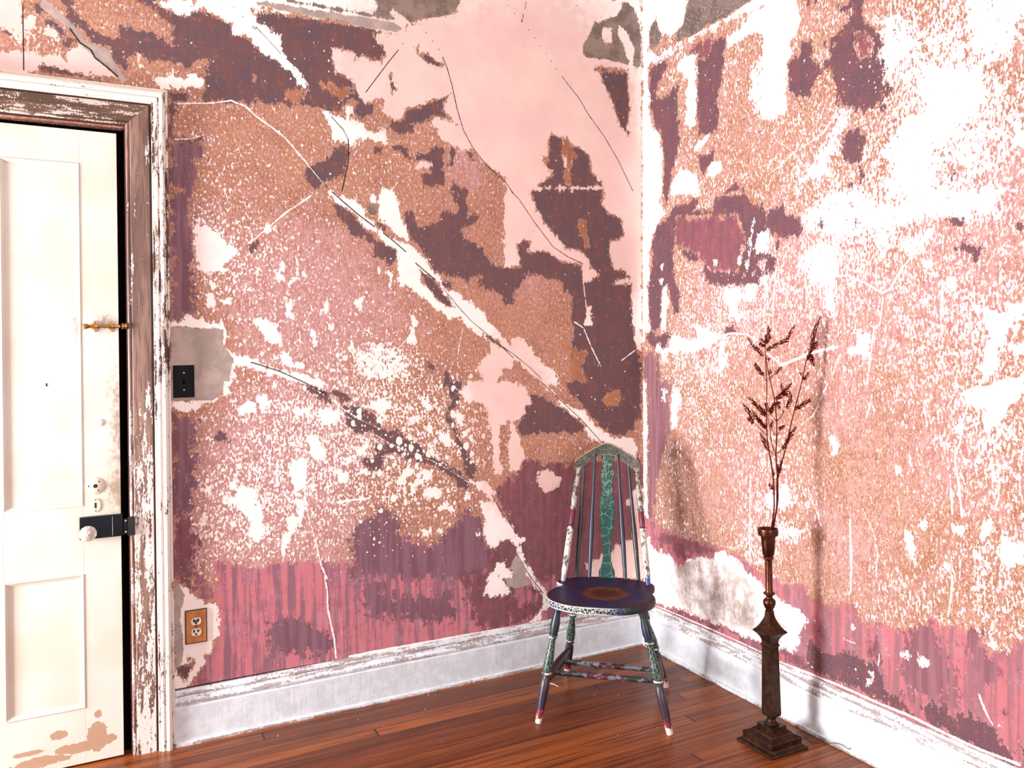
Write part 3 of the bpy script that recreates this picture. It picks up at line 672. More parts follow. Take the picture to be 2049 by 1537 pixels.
STEMS = [
 (0,'stem','-1769,-9997,7195 -1762,-10017,7836 -1751,-10037,8369 -1784,-10037,9169 -1901,-9996,9970 -1961,-9980,10503 -1973,-9989,11035 -1977,-10000,11326 -1972,-10022,12388 -2005,-10022,13185 -2007,-10036,13636 -1925,-10092,14138'),
 (1,'stem','-1715,-10025,7194 -1677,-10039,7831 -1633,-10059,8627 -1613,-10063,9158 -1635,-10048,9823 -1597,-10063,10488 -1584,-10064,11020 -1578,-10057,10963 -1635,-10024,11711 -1763,-9955,12433 -1834,-9913,12915 -1848,-9898,13182'),
 (2,'stem','-1667,-10049,7194 -1625,-10048,8093 -1581,-10046,8753 -1538,-10040,9095 -1368,-10101,9676 -1172,-10178,10471 -1038,-10220,11001 -930,-10247,11343 -658,-10364,12383 -511,-10415,13024 -292,-10500,13557 -32,-10611,14521'),
 (0,'twig','-1942,-9955,12359 -2012,-9921,12520 -2058,-9899,12654'),
 (0,'twig','-1939,-9940,10498 -2103,-9858,10688 -2244,-9788,10850 -2360,-9730,11012'),
 (0,'twig','-1873,-9970,10045 -1919,-9947,10152 -1966,-9924,10233'),
 (1,'twig','-1600,-9995,9815 -1725,-9935,10271 -1757,-9922,10672 -1812,-9897,11021 -1809,-9901,11312'),
 (1,'twig','-1612,-9988,9788 -1729,-9930,9924 -1799,-9895,10032'),
 (1,'twig','-1551,-10020,9867 -1467,-10063,9919 -1371,-10113,10011'),
 (1,'twig','-1557,-10022,10455 -1651,-9975,10564 -1720,-9941,10725'),
 (1,'twig','-1545,-10029,10482 -1484,-10060,10561 -1459,-10074,10667'),
 (1,'twig','-1551,-10030,10960 -1645,-9983,11069 -1762,-9924,11231'),
 (1,'twig','-1539,-10036,10973 -1406,-10105,11144 -1334,-10143,11276 -1319,-10153,11517 -1329,-10150,11704'),
 (1,'twig','-1334,-10143,11276 -1428,-10096,11385'),
 (1,'twig','-1737,-9948,12432 -1629,-10004,12564 -1581,-10029,12603'),
 (2,'twig','-595,-10305,12406 -630,-10289,12515'),
 (2,'twig','-571,-10317,12406 -474,-10368,12512'),
 (0,'frond','-2029,-9956,13185 -2136,-9816,13401 -2349,-9821,13563 -2426,-9649,13806'),
 (0,'frond','-1918,-9945,13636 -2047,-9934,13744 -2113,-9876,13786'),
 (0,'frond','-1871,-9915,13636 -1931,-10054,13874 -1770,-9988,14088 -1890,-10057,14179'),
 (0,'frond','-1889,-9894,13530 -2113,-9980,13585 -2053,-9810,13640'),
 (0,'frond','-1888,-9932,13610 -1880,-10072,13767 -1730,-9995,13847'),
 (0,'frond','-1900,-9992,13343 -1817,-10037,13474 -1582,-10127,13577 -1478,-10239,13654 -1278,-10257,13731 -1255,-10380,13888 -1092,-10332,14075 -1099,-10482,14256'),
 (2,'frond','-494,-10433,13023 -316,-10395,13262 -341,-10492,13477 -244,-10460,13692 -257,-10513,13960 -162,-10534,14201 -27,-10606,14521'),
 (2,'frond','-440,-10493,13264 -242,-10392,13099 -321,-10543,12832'),
 (2,'frond','-353,-10518,13370 -124,-10467,13583 -241,-10591,13609'),
 (2,'frond','-644,-10302,12515 -617,-10261,12581'),
 (2,'frond','-477,-10317,12430 -450,-10416,12539 -398,-10385,12577'),
 (2,'frond','-493,-10262,12402 -561,-10412,12394'),
 (0,'frond','-1950,-9859,12543 -2169,-9941,12684 -2133,-9761,12814 -2328,-9865,12952'),
 (1,'frond','-1550,-9998,12575 -1524,-10118,12696 -1341,-10083,12798'),
 (1,'frond','-1799,-9941,12567 -1729,-9945,12646 -1683,-9973,12712'),
 (1,'frond','-1844,-9982,13075 -1706,-9897,13086'),
 (2,'frond','-891,-10245,11341 -608,-10189,11433 -601,-10394,11550 -297,-10355,11657'),
 (1,'frond','-1613,-10074,11685 -1394,-10038,11808 -1408,-10199,11975 -1332,-10059,12208'),
 (1,'frond','-1343,-10148,11811 -1241,-10178,12022 -1203,-10250,12156 -1078,-10236,12232'),
 (1,'frond','-1219,-10140,11378 -1198,-10266,11597 -1088,-10235,11778 -1164,-10261,11995'),
 (1,'frond','-1355,-10039,11941 -1367,-10227,11895 -1147,-10153,11830'),
 (0,'frond','-1899,-9879,11128 -2156,-9930,11357 -2150,-9744,11506 -2417,-9807,11680 -2430,-9601,11805'),
 (0,'frond','-2051,-9860,11428 -2007,-9958,11325 -1918,-9900,11211'),
 (0,'frond','-2362,-9768,10959 -2378,-9696,11141 -2506,-9670,11359 -2664,-9584,11627'),
 (0,'frond','-2019,-9992,10771 -2046,-9806,10944 -2266,-9854,11092 -2316,-9691,11337'),
 (0,'frond','-2401,-9806,10911 -2368,-9626,10976 -2566,-9727,11100'),
 (1,'frond','-1846,-9939,11316 -1811,-9834,11469 -1928,-9921,11598'),
 (1,'frond','-1777,-9906,11337 -1639,-9988,11496 -1507,-10074,11614'),
 (1,'frond','-1542,-9964,11570 -1541,-10104,11471 -1439,-10037,11409'),
 (1,'frond','-1684,-9863,11223 -1756,-10029,11343 -1601,-9912,11463'),
 (1,'frond','-1637,-9914,11545 -1625,-10083,11580 -1388,-10026,11567'),
 (1,'frond','-1798,-9892,11391 -1734,-9968,11259'),
 (1,'frond','-1756,-9977,10717 -1680,-9922,10855 -1689,-9988,10980'),
 (1,'frond','-1536,-10132,10676 -1349,-10039,10738 -1372,-10204,10805'),
 (2,'frond','-1295,-10019,9969 -1058,-9952,10148 -1092,-10134,10382 -858,-10053,10549 -897,-10236,10741'),
 (0,'frond','-1925,-9984,9983 -1931,-9887,10147 -2079,-9933,10347 -2067,-9799,10548'),
 (0,'frond','-1698,-10021,9093 -1762,-10034,9220 -1774,-10013,9324'),
 (2,'frond','-1317,-9822,9129 -1387,-9951,9366 -1252,-9878,9575'),
 (0,'frond','-1692,-9949,8630 -1883,-10054,8755 -1821,-9885,8819'),
 (0,'frond','-1906,-9894,10706 -2126,-9923,10880 -2140,-9758,11002'),
]


def parse(s, n=2):
    return np.array([[float(c) for c in q.split(',')] for q in s.split(' ')])

def seg_dist(px, pz, a, b):
    dx, dz = b-a; L = dx*dx+dz*dz+1e-9
    t = np.clip(((px-a[0])*dx+(pz-a[1])*dz)/L, 0, 1)
    return np.hypot(px-a[0]-t*dx, pz-a[1]-t*dz)

CL = 40.0
EXCL = ['O', 'R', 'Q', 'T', 'M', 'W', 'G', 'GR']       # lowest coat first; a coat only hides those listed before it
def fields(side, U, Z):
    """signed distances (cm) of each paint layer at grid points U x Z (mm)"""
    nu, nz = len(U), len(Z)
    F = {c: np.full((nu, nz), -CL) for c in EXCL+['L', 'K', 'LT']}
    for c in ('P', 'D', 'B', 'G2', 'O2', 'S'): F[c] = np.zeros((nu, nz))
    for sd_, c, s in POLYS:
        if sd_ != side: continue
        if c == 'W2': c = 'W'
        dens = c == 'DD'
        p = parse(s); lo = p.min(0)-CL; hi = p.max(0)+CL
        i0, i1 = np.searchsorted(U, [lo[0], hi[0]]); j0, j1 = np.searchsorted(Z, [lo[1], hi[1]])
        if i1 <= i0 or j1 <= j0: continue
        gx, gz = np.meshgrid(U[i0:i1], Z[j0:j1], indexing='ij')
        d = np.full(gx.shape, 1e9); ins = np.zeros(gx.shape, bool)
        for k in range(len(p)):
            a, b = p[k], p[(k+1) % len(p)]
            d = np.minimum(d, seg_dist(gx, gz, a, b))
            cond = (a[1] > gz) != (b[1] > gz)
            if abs(b[1]-a[1]) > 1e-9: ins ^= cond & (gx < (b[0]-a[0])*(gz-a[1])/(b[1]-a[1])+a[0])
        d = np.clip(np.where(ins, d, -d), -CL, CL)
        if dens: F['D'][i0:i1, j0:j1] += (1.45 if side == 'R' else 1.1)*np.clip((d+22)/38, 0, 1); continue
        for e in EXCL:
            if EXCL.index(e) < EXCL.index(c): continue
            v = F[e][i0:i1, j0:j1]
            F[e][i0:i1, j0:j1] = np.maximum(v, d) if e == c else np.minimum(v, np.maximum(-d, -CL))
    for sd_, c, wd, s in LINES:
        if sd_ != side: continue
        p = parse(s); key = {'L': 'L', 'K': 'K', 'T': 'LT'}[c]
        lo = p.min(0)-20; hi = p.max(0)+20
        i0, i1 = np.searchsorted(U, [lo[0], hi[0]]); j0, j1 = np.searchsorted(Z, [lo[1], hi[1]])
        if i1 <= i0 or j1 <= j0: continue
        gx, gz = np.meshgrid(U[i0:i1], Z[j0:j1], indexing='ij')
        d = np.full(gx.shape, 1e9)
        for k in range(len(p)-1): d = np.minimum(d, seg_dist(gx, gz, p[k], p[k+1]))
        F[key][i0:i1, j0:j1] = np.maximum(F[key][i0:i1, j0:j1], np.clip(wd/2-d, -CL, CL))
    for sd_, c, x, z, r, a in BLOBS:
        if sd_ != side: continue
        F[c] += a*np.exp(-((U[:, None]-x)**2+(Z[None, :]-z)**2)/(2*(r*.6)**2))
    for c in EXCL+['L', 'K', 'LT']: F[c] /= 10.0
    return F

def axis(lo, hi, flo, fhi, fine, coarse):
    """grid lines: fine where the painting is detailed, coarse elsewhere"""
    a = list(np.arange(lo, flo, coarse)) + list(np.arange(flo, fhi, fine)) + list(np.arange(fhi, hi, coarse)) + [hi]
    return np.unique(np.round(a, 2))

def wall_mesh(name, side, U, Z, to3d, back, mat, hole=None, extra=None):
    nu, nz = len(U), len(Z)
    gu, gz = np.meshgrid(U, Z, indexing='ij')
    co = to3d(gu.ravel()/1000, gz.ravel()/1000)
    idx = np.arange(nu*nz).reshape(nu, nz)
    q = np.stack([idx[:-1, :-1], idx[1:, :-1], idx[1:, 1:], idx[:-1, 1:]], -1).reshape(-1, 4)
    if side == 'R': q = q[:, ::-1]
    if hole is not None:
        cu = (gu[:-1, :-1]+gu[1:, 1:]).ravel()/2; cz = (gz[:-1, :-1]+gz[1:, 1:]).ravel()/2
        q = q[~((cu > hole[0]) & (cu < hole[1]) & (cz < hole[2]))]
    nv = len(co)
    ev, ef = [], []
    if extra:                                          # the masonry behind the plaster face
        ev = extra.v; ef = [tuple(i+nv for i in f) for f in extra.f]
    allco = np.concatenate([co, np.array(ev)]) if ev else co
    me = bpy.data.meshes.new(name); me.vertices.add(len(allco)); me.vertices.foreach_set('co', allco.ravel().astype(np.float32))
    fl = q.ravel().tolist(); st = list(range(0, len(fl), 4)); tot = [4]*len(q)
    for f in ef: st.append(len(fl)); tot.append(len(f)); fl += list(f)
    me.loops.add(len(fl)); me.loops.foreach_set('vertex_index', fl)
    me.polygons.add(len(st)); me.polygons.foreach_set('loop_start', st)
    me.update(calc_edges=True); me.validate()
    Fd = fields(side, U, Z)
    for k, v in Fd.items():
        a = me.attributes.new('f_'+k, 'FLOAT', 'POINT')
        a.data.foreach_set('value', np.concatenate([v.ravel(), np.full(len(ev), -4.0 if k not in 'PDB' else 0)]).astype(np.float32))
    me.materials.append(mat)
    o = bpy.data.objects.new(name, me); C.objects.link(o)
    return o

def wall_material(name, side):
    N = NT(name); R = side == 'R'
    V = (1, 1, .32) if not R else (1, 1, .38)              # brush strokes run vertically
    n_lo = N.noise(5, 3, .6, off=(3, 3, 3)); n_mid = N.noise(26, 4, .62); n_str = N.noise(60, 3, .6, st=V)
    n_fine = N.noise(150, 3, .65, st=(1, 1, .6)); n_chip = N.noise(112 if not R else 135, 4, .6, st=(1, 1, .62) if not R else (1, 1, .5), off=(9, 1, 4), dist=.25)
    n_big = N.noise(13, 4, .65, off=(5, 2, 7)); n_hf = N.noise(330, 2, .6)
    streak = N.noise(48, 3, .6, st=(1, 1, .06), off=(2, 2, 1))
    e = N.add(N.add(N.mul(N.sub(n_mid, .5), 7.0), N.mul(N.sub(n_str, .5), 5.0)), N.mul(N.sub(n_fine, .5), 4.6))   # ragged edges
    fld = lambda k, amp=1.0, w=.10, b=0.0: N.step(N.add(N.add(N.attr('f_'+k), b), N.mul(e, amp)), -w, w)
    # colours
    orange = N.mix(N.step(n_lo, .35, .65), COL[side]['or1'], COL[side]['or2'])
    pink = N.mix(N.step(n_str, .4, .62), COL[side]['pk1'], COL[side]['pk2'])
    pf = N.step(N.add(N.mul(N.attr('f_P'), .62), N.add(N.mul(n_big, .75), N.mul(n_str, .45))), .55 if not R else .46, .96 if not R else .88)
    base = N.mix(pf, orange, pink)
    base = N.mix(N.mul(N.step(n_fine, .5, .7), .45), base, COL[side]['pale'])
    base = N.mix(N.mul(N.step(n_hf, .5, .68), .4), base, COL[side]['dirt'])
    sp1 = N.step(N.add(N.mul(n_chip, .45), N.mul(n_hf, .6)), .545, .575)
    base = N.mix(N.mul(sp1, .6 if not R else .75), base, COL[side]['pale2'])
    base = N.mix(fld('O', .7), base, orange)
    rose = N.mix(N.step(N.add(N.mul(streak, .7), N.mul(n_mid, .4)), .47, .66), COL[side]['r1'], COL[side]['r2'])
    rose = N.mix(N.mul(N.step(N.add(streak, N.mul(n_fine, .35)), .64, .76), .85), rose, COL[side]['q2'])
    rose = N.mix(N.mul(N.mul(N.step(n_big, .5, .68), N.step(n_hf, .42, .6)), .75), rose, COL[side]['lilac'])
    base = N.mix(fld('R', 1.3), base, rose)
    q = N.mix(N.step(streak, .4, .62), COL[side]['q1'], COL[side]['q2'])
    base = N.mix(N.mul(fld('Q', 2.2, .5), .95), base, q)
    tt = N.mix(N.step(N.add(N.mul(streak, .6), N.mul(n_mid, .5)), .45, .68), COL[side]['t1'], COL[side]['t2'])
    base = N.mix(fld('T', 2.0, .5), base, tt)
    ma = N.mix(N.step(N.add(N.mul(n_big, .6), N.mul(streak, .5)), .44, .66), COL[side]['m1'], COL[side]['m2'])
    ma = N.mix(N.mul(N.step(n_hf, .48, .64), .55), ma, COL[side]['m3'])
    ma = N.mix(N.mul(N.step(N.add(N.mul(n_chip, .5), N.mul(n_mid, .5)), .56, .60), .55), ma, COL[side]['or1'])
    mM = fld('M', 1.0)
    edge = N.step(N.math('ABSOLUTE', N.add(N.attr('f_M'), e)), .16, .03)
    base = N.mix(mM, base, ma)
    base = N.mix(N.mul(edge, .35), base, COL[side]['pale'])
    # small worn-through chips, as dense as the place shows
    inM = N.mx(mM, N.mx(fld('Q', .8), N.mx(fld('T', .8), fld('R', .8))))
    D = N.sub(N.attr('f_D'), N.mul(inM, 1.15 if not R else 1.3))
    clump = N.add(N.mul(n_chip, .62), N.add(N.mul(n_fine, .25), N.mul(n_mid, .30)))
    thr = N.sub(.672 if not R else .652, N.mul(D, .085))
    chip = N.step(N.sub(clump, thr), -.006, .006)
    # round flakes
    wv = N.warp(60, .012)
    v = N.vor(38, st=(1, 1, .8), warp=wv); cell = N.t.nodes.new('ShaderNodeSeparateColor'); N.link(v.outputs['Color'], cell.inputs[0])
    v2 = N.vor(75, st=(1, 1, .8), off=(3, 5, 1), warp=wv); cell2 = N.t.nodes.new('ShaderNodeSeparateColor'); N.link(v2.outputs['Color'], cell2.inputs[0])
    Bf = N.add(N.mul(N.attr('f_B'), .62), .0)
    fl1 = N.step(N.sub(N.mul(N.add(N.mul(cell.outputs[0], .75), -.18), N.mul(Bf, 1.15)), N.sub(v.outputs['Distance'], .02)), -.02, .02)
    fl2 = N.step(N.sub(N.mul(N.add(N.mul(cell2.outputs[0], .9), -.35), N.add(Bf, N.mul(inM, .06) if not R else N.mul(inM, .1))), v2.outputs['Distance']), -.03, .03)
    chip = N.mx(chip, N.mx(N.mul(fl1, N.step(Bf, .02, .1)), fl2))
    # rare dots on the dark areas
    v3 = N.vor(55, off=(8, 8, 2), warp=wv); cell3 = N.t.nodes.new('ShaderNodeSeparateColor'); N.link(v3.outputs['Color'], cell3.inputs[0])
    dot = N.step(N.sub(N.mul(N.sub(cell3.outputs[0], .78), 1.0), v3.outputs['Distance']), -.02, .02)
    chip = N.mx(chip, N.mul(dot, N.mx(mM, .2)))
    wM = fld('W', .85, .08)
    # islands of old paint left inside the bare plaster near its rim
    isl = N.mul(N.step(N.add(N.mul(n_chip, .6), N.mul(n_fine, .45)), .60, .635), N.step(N.attr('f_W'), 1.6 if not R else 2.6, .2))
    wM = N.mul(wM, N.sub(1, isl))
    lM = N.step(N.add(N.add(N.attr('f_L'), .05), N.mul(N.add(N.mul(N.sub(n_mid, .5), 1.1), N.mul(N.sub(n_fine, .5), 1.3)), .62)), -.04, .05)
    pl = N.mix(N.step(n_lo, .35, .68), COL[side]['w1'], COL[side]['w2'])
    pl = N.mix(N.mul(N.step(n_big, .45, .7), .35), pl, COL[side]['w3'])
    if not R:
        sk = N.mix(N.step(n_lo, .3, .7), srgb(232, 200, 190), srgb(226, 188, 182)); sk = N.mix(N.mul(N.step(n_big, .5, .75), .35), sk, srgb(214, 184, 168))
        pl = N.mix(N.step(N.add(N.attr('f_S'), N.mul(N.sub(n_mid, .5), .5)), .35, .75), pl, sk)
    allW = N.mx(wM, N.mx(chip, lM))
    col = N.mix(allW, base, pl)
    rim = N.mul(N.step(N.math('ABSOLUTE', N.add(N.attr('f_W'), N.mul(e, .85))), .14, .02), .4)
    col = N.mix(rim, col, COL[side]['rim'])
    gm = fld('G', .35, .12)
    col = N.mix(gm, col, N.mix(N.step(n_big, .4, .65), COL[side]['g1'], COL[side]['g2']))
    g3 = N.mix(N.step(n_big, .38, .62), COL[side]['gr1'], COL[side]['gr2'])
    g3 = N.mix(N.mul(N.step(n_fine, .56, .64), .5), g3, COL[side]['g2'])
    col = N.mix(fld('GR', .5), col, g3)
    if R:
        st = N.mul(N.mul(N.step(N.add(N.mul(n_big, .7), N.add(N.mul(n_fine, .3), N.mul(n_str, .3))), .52, .76), N.step(N.attr('f_G2'), .04, .5)), N.step(N.attr('f_W'), -.5, .3))
        col = N.mix(N.mul(st, .8), col, srgb(168, 142, 130))
    col = N.mix(N.step(N.add(N.attr('f_LT'), N.mul(e, .08)), -.05, .05), col, COL[side]['m2'])
    kM = N.step(N.add(N.add(N.attr('f_K'), .13), N.mul(N.add(N.mul(N.sub(n_mid, .5), 1.4), N.mul(N.sub(n_fine, .5), 1.6)), .10)), -.06, .03)
    col = N.mix(N.mul(kM, .95), col, COL[side]['crack'])
    h = N.noise(140, 3, .65, st=(1, 1, .6), off=(1, 0, 0))
    return N.fin(col, .82, bump=h, bs=.25, bd=.0012, spec=.15)

COL = {
 'L': dict(or1=srgb(154, 100, 76), or2=srgb(170, 114, 86), pk1=srgb(172, 118, 114), pk2=srgb(190, 140, 138), pale2=srgb(216, 178, 166), pale=srgb(214, 176, 160), dirt=srgb(138, 90, 84),
      q1=srgb(112, 78, 88), q2=srgb(134, 96, 108), r1=srgb(194, 116, 124), r2=srgb(160, 98, 108), lilac=srgb(178, 142, 158),
      t1=srgb(134, 84, 90), t2=srgb(112, 74, 80), m1=srgb(110, 74, 72), m2=srgb(92, 72, 78), m3=srgb(130, 100, 102),
      w1=srgb(246, 234, 228), w2=srgb(244, 228, 222), w3=srgb(238, 222, 212), rim=srgb(242, 214, 196), g1=srgb(158, 142, 134), g2=srgb(182, 160, 150),
      gr1=srgb(116, 98, 90), gr2=srgb(146, 124, 114), crack=srgb(48, 30, 26)),
 'R': dict(or1=srgb(146, 94, 68), or2=srgb(158, 108, 84), pk1=srgb(162, 108, 104), pk2=srgb(178, 130, 126), pale2=srgb(214, 176, 158), pale=srgb(212, 176, 160), dirt=srgb(146, 98, 88),
      q1=srgb(122, 80, 88), q2=srgb(142, 98, 104), r1=srgb(178, 106, 112), r2=srgb(152, 92, 98), lilac=srgb(178, 132, 140),
      t1=srgb(134, 80, 86), t2=srgb(116, 74, 82), m1=srgb(108, 68, 74), m2=srgb(92, 66, 74), m3=srgb(130, 96, 100),
      w1=srgb(246, 236, 232), w2=srgb(248, 240, 238), w3=srgb(240, 228, 222), rim=srgb(250, 236, 226), g1=srgb(180, 166, 158), g2=srgb(200, 188, 182),
      gr1=srgb(98, 82, 76), gr2=srgb(120, 102, 94), crack=srgb(96, 66, 58)),
}

# ------------------------------------------------------------------ materials
def flaked_white(name, wear, st=(1, 1, .12), base=srgb(232, 222, 212), wood=srgb(120, 84, 68), wood2=srgb(88, 58, 48), zgrad=None, scale=60, dirt=.25):
    N = NT(name)
    n1 = N.noise(scale, 4, .65, st=st); n2 = N.noise(scale*.22, 3, .6, st=st, off=(4, 4, 1)); n3 = N.noise(scale*3, 3, .6, st=(1, 1, .5))
    v = N.add(N.add(N.mul(n1, .5), N.mul(n2, .4)), N.mul(n3, .25))
    thr = wear
    if zgrad:                                         # wear grows towards a height
        z = N.xyz()[2]; thr = N.add(wear, N.mul(N.step(z, zgrad[0], zgrad[1]), zgrad[2]))
    worn = N.step(N.sub(N.add(v, thr), 1.0), -.012, .012)
    wd = N.mix(N.step(n2, .4, .6), wood, wood2); wd = N.mix(N.mul(N.step(N.noise(scale*2.2, 3, .6, st=tuple(q*.5 if q < 1 else q for q in st)), .46, .62), .55), wd, tuple(q*.45 for q in wood[:3])+(1,))
    b = N.mix(N.mul(N.step(n3, .5, .75), dirt), base, srgb(190, 160, 145))
    b = N.mix(N.mul(N.step(n2, .52, .7), .45), b, srgb(198, 172, 160))
    col = N.mix(worn, b, wd)
    return N.fin(col, .5, bump=N.sub(v, N.mul(worn, .5)), bs=.4, bd=.0015, spec=.35)

def m_door():
    N = NT('door_paint'); x, y, z = N.xyz()
    n1 = N.noise(14, 4, .6); n2 = N.noise(90, 3, .6, st=(1, 1, .7)); n3 = N.noise(240, 2, .6); nb = N.noise(4, 2, .5, off=(1, 0, 3))
    def blob(cx, cz, rx, rz):
        a = N.math('POWER', N.mul(N.sub(x, cx), 1/rx), 2); b = N.math('POWER', N.mul(N.sub(z, cz), 1/rz), 2)
        return N.sub(1, N.math('SQRT', N.add(a, b)))
    col = N.mix(N.step(nb, .35, .65), srgb(208, 194, 178), srgb(214, 204, 192))
    # tan patches low on the door, where the top coat has come off
    t = None
    for c in ((-2.238, .085, .035, .060), (-2.205, .070, .03, .02), (-2.300, .060, .085, .022), (-2.400, .040, .12, .02), (-2.50, .028, .1, .016), (-2.350, .115, .030, .018), (-2.235, .16, .016, .016), (-2.44, .075, .05, .010)):
        q = blob(*c); t = q if t is None else N.mx(t, q)
    tanm = N.step(N.add(t, N.add(N.mul(N.sub(n1, .5), 1.2), N.mul(N.sub(n2, .5), .6))), .12, .2)
    col = N.mix(tanm, col, srgb(176, 140, 114))
    spots = N.step(N.add(N.mul(n2, .7), N.mul(n1, .5)), .80, .83)
    spots = N.mul(spots, N.step(N.mx(blob(-2.2, .25, .12, .35), blob(-2.17, 1.0, .08, .5)), 0, .3))
    col = N.mix(N.mul(spots, .8), col, srgb(176, 138, 120))
    # handling grime beside the locks
    d = N.mx(N.mx(blob(-2.165, .89, .055, .14), N.mul(blob(-2.165, 1.12, .05, .35), .8)), N.mx(N.mul(blob(-2.21, 1.47, .05, .06), .6), N.mul(blob(-2.285, 1.44, .02, .09), .8)))
    dm = N.mul(N.step(N.add(N.mul(d, .5), N.mul(N.sub(N.add(N.mul(n1, .5), N.mul(n2, .5)), .5), 1.5)), .05, .5), N.step(d, 0, .25))
    col = N.mix(N.mul(dm, .75), col, srgb(138, 108, 82))
    return N.fin(col, .45, bump=N.add(n2, N.mul(tanm, -.4)), bs=.12, bd=.001, spec=.4)

def m_base():
    N = NT('baseboard_paint'); z = N.xyz()[2]
    n1 = N.noise(24, 4, .6); n2 = N.noise(110, 3, .6); n3 = N.noise(30, 3, .6, st=(.25, .25, 2.5), off=(1, 1, 1)); nv = N.noise(70, 2, .5, st=(1, 1, .15))
    col = N.mix(N.step(n1, .4, .62), srgb(204, 206, 210), srgb(218, 219, 222))
    ed = N.mx(N.step(z, .022, .004), N.mul(N.step(z, .122, .142), .9))
    wm = N.mul(N.step(N.add(N.mul(n3, .6), N.add(N.mul(n2, .35), N.mul(ed, .16))), .60, .66), N.mx(ed, .12))
    col = N.mix(N.mul(wm, .8), col, srgb(132, 100, 92))
    sp = N.step(N.add(N.mul(n2, .75), N.mul(n1, .35)), .76, .79)
    col = N.mix(N.mul(sp, .7), col, srgb(90, 66, 60))
    return N.fin(col, .38, bump=N.add(N.mul(n2, .6), nv), bs=.35, bd=.002, spec=.45)

def m_floor():
    N = NT('floor_boards'); x, y, z = N.xyz()
    W = .057
    row = N.math('FLOOR', N.mul(y, 1/W)); fr = N.math('FRACT', N.mul(y, 1/W))
    def rnd(v, k):
        n = N.t.nodes.new('ShaderNodeTexWhiteNoise'); n.noise_dimensions = '1D'; N.put(n.inputs['W'], N.add(v, k)); return n.outputs['Value']
    xo = N.add(x, N.mul(rnd(row, 3.3), 4.6)); seg = N.math('FLOOR', N.mul(xo, 1/4.1)); fx = N.math('FRACT', N.mul(xo, 1/4.1))
    tone = rnd(N.add(N.mul(row, 7.13), seg), .5)
    gap = N.mx(N.step(N.math('ABSOLUTE', N.sub(fr, .5)), .465, .492), N.step(N.math('ABSOLUTE', N.sub(fx, .5)), .4985, .4995))
    # grain runs with the board and is offset per board
    cb = N.t.nodes.new('ShaderNodeCombineXYZ'); N.link(N.mul(x, 1.6), cb.inputs[0]); N.link(N.mul(y, 60), cb.inputs[1]); N.link(N.mul(tone, 30), cb.inputs[2])
    g = N.t.nodes.new('ShaderNodeTexNoise'); N.link(cb.outputs[0], g.inputs['Vector']); g.inputs['Scale'].default_value = 1.3; g.inputs['Detail'].default_value = 6; g.inputs['Roughness'].default_value = .62; g.inputs['Distortion'].default_value = .6
    gr = g.outputs['Fac']
    col = N.mix(tone, srgb(92, 42, 16), srgb(142, 74, 28))
    col = N.mix(N.mul(N.step(gr, .47, .64), .75), col, srgb(58, 20, 10))
    col = N.mix(N.mul(N.step(gr, .5, .3), .35), col, srgb(160, 88, 44))
    big = N.noise(2.2, 3, .5)
    col = N.mix(N.mul(N.step(big, .45, .7), .3), col, srgb(104, 46, 30))
    col = N.mix(N.mul(gap, .9), col, srgb(36, 12, 8))
    sc = N.noise(9, 4, .7)
    rough = N.add(.27, N.mul(sc, .16))
    sp = N.step(N.noise(130, 2, .5), .735, .76)
    col = N.mix(N.mul(sp, .35), col, srgb(200, 160, 135))
    return N.fin(col, rough, bump=N.sub(N.mul(gr, .2), gap), bs=.3, bd=.0015, spec=.26)

def m_plain(name, c, rough=.7): N = NT(name); n = N.noise(12, 3, .6); return N.fin(N.mix(N.mul(n, .3), c, tuple(q*.8 for q in c[:3])+(1,)), rough)
def m_metal(name, c1, c2, rough=.35, scale=60, speck=None):
    N = NT(name); n = N.noise(scale, 4, .6); n2 = N.noise(scale*5, 2, .5)
    col = N.mix(N.step(n, .38, .66), c1, c2)
    if speck: col = N.mix(N.step(n2, .70, .73), col, speck)
    return N.fin(col, N.add(rough, N.mul(n, .15)), .85, bump=n2, bs=.08, bd=.0005, spec=.5)
def crackle(N, scale, width, st=(1, 1, 1), off=(0, 0, 0)):
    v = N.vor(scale, 'DISTANCE_TO_EDGE', st=st, off=off, warp=N.warp(scale*1.2, .35/scale))
    return N.step(v.outputs['Distance'], width, width*.45)
def m_leg():
    N = NT('chair_leg_paint'); z = N.xyz()[2]; n = N.noise(70, 4, .65); n2 = N.noise(25, 3, .6)
    zz = N.add(z, N.mul(N.sub(n, .5), .05))
    col = N.mix(N.step(n2, .4, .6), srgb(56, 30, 42), srgb(42, 36, 58))
    col = N.mix(N.step(zz, .10, .13), col, N.mix(N.step(n2, .4, .6), srgb(66, 50, 56), srgb(46, 40, 54)))
    col = N.mix(N.step(zz, .165, .172), col, N.mix(N.step(n2, .35, .65), srgb(18, 44, 38), srgb(26, 52, 46)))
    cr = N.mul(crackle(N, 95, .055, st=(1, 1, .7)), N.mul(N.step(zz, .165, .18), N.step(zz, .315, .29)))
    col = N.mix(N.mul(cr, .7), col, srgb(150, 158, 138))
    col = N.mix(N.step(zz, .305, .315), col, N.mix(N.step(n2, .42, .6), srgb(22, 32, 56), srgb(26, 38, 38)))
    rn = N.mx(N.step(N.math('ABSOLUTE', N.sub(z, .303)), .004, .002), N.step(N.math('ABSOLUTE', N.sub(z, .176)), .004, .002))
    col = N.mix(N.mul(rn, N.step(n, .38, .5)), col, srgb(214, 202, 180))
    col = N.mix(N.step(zz, .052, .044), col, srgb(122, 34, 44))
    col = N.mix(N.step(N.add(z, N.mul(N.sub(n, .5), .08)), .032, .024), col, srgb(222, 196, 182))
    return N.fin(col, .38, bump=n, bs=.15, bd=.0008, spec=.5)
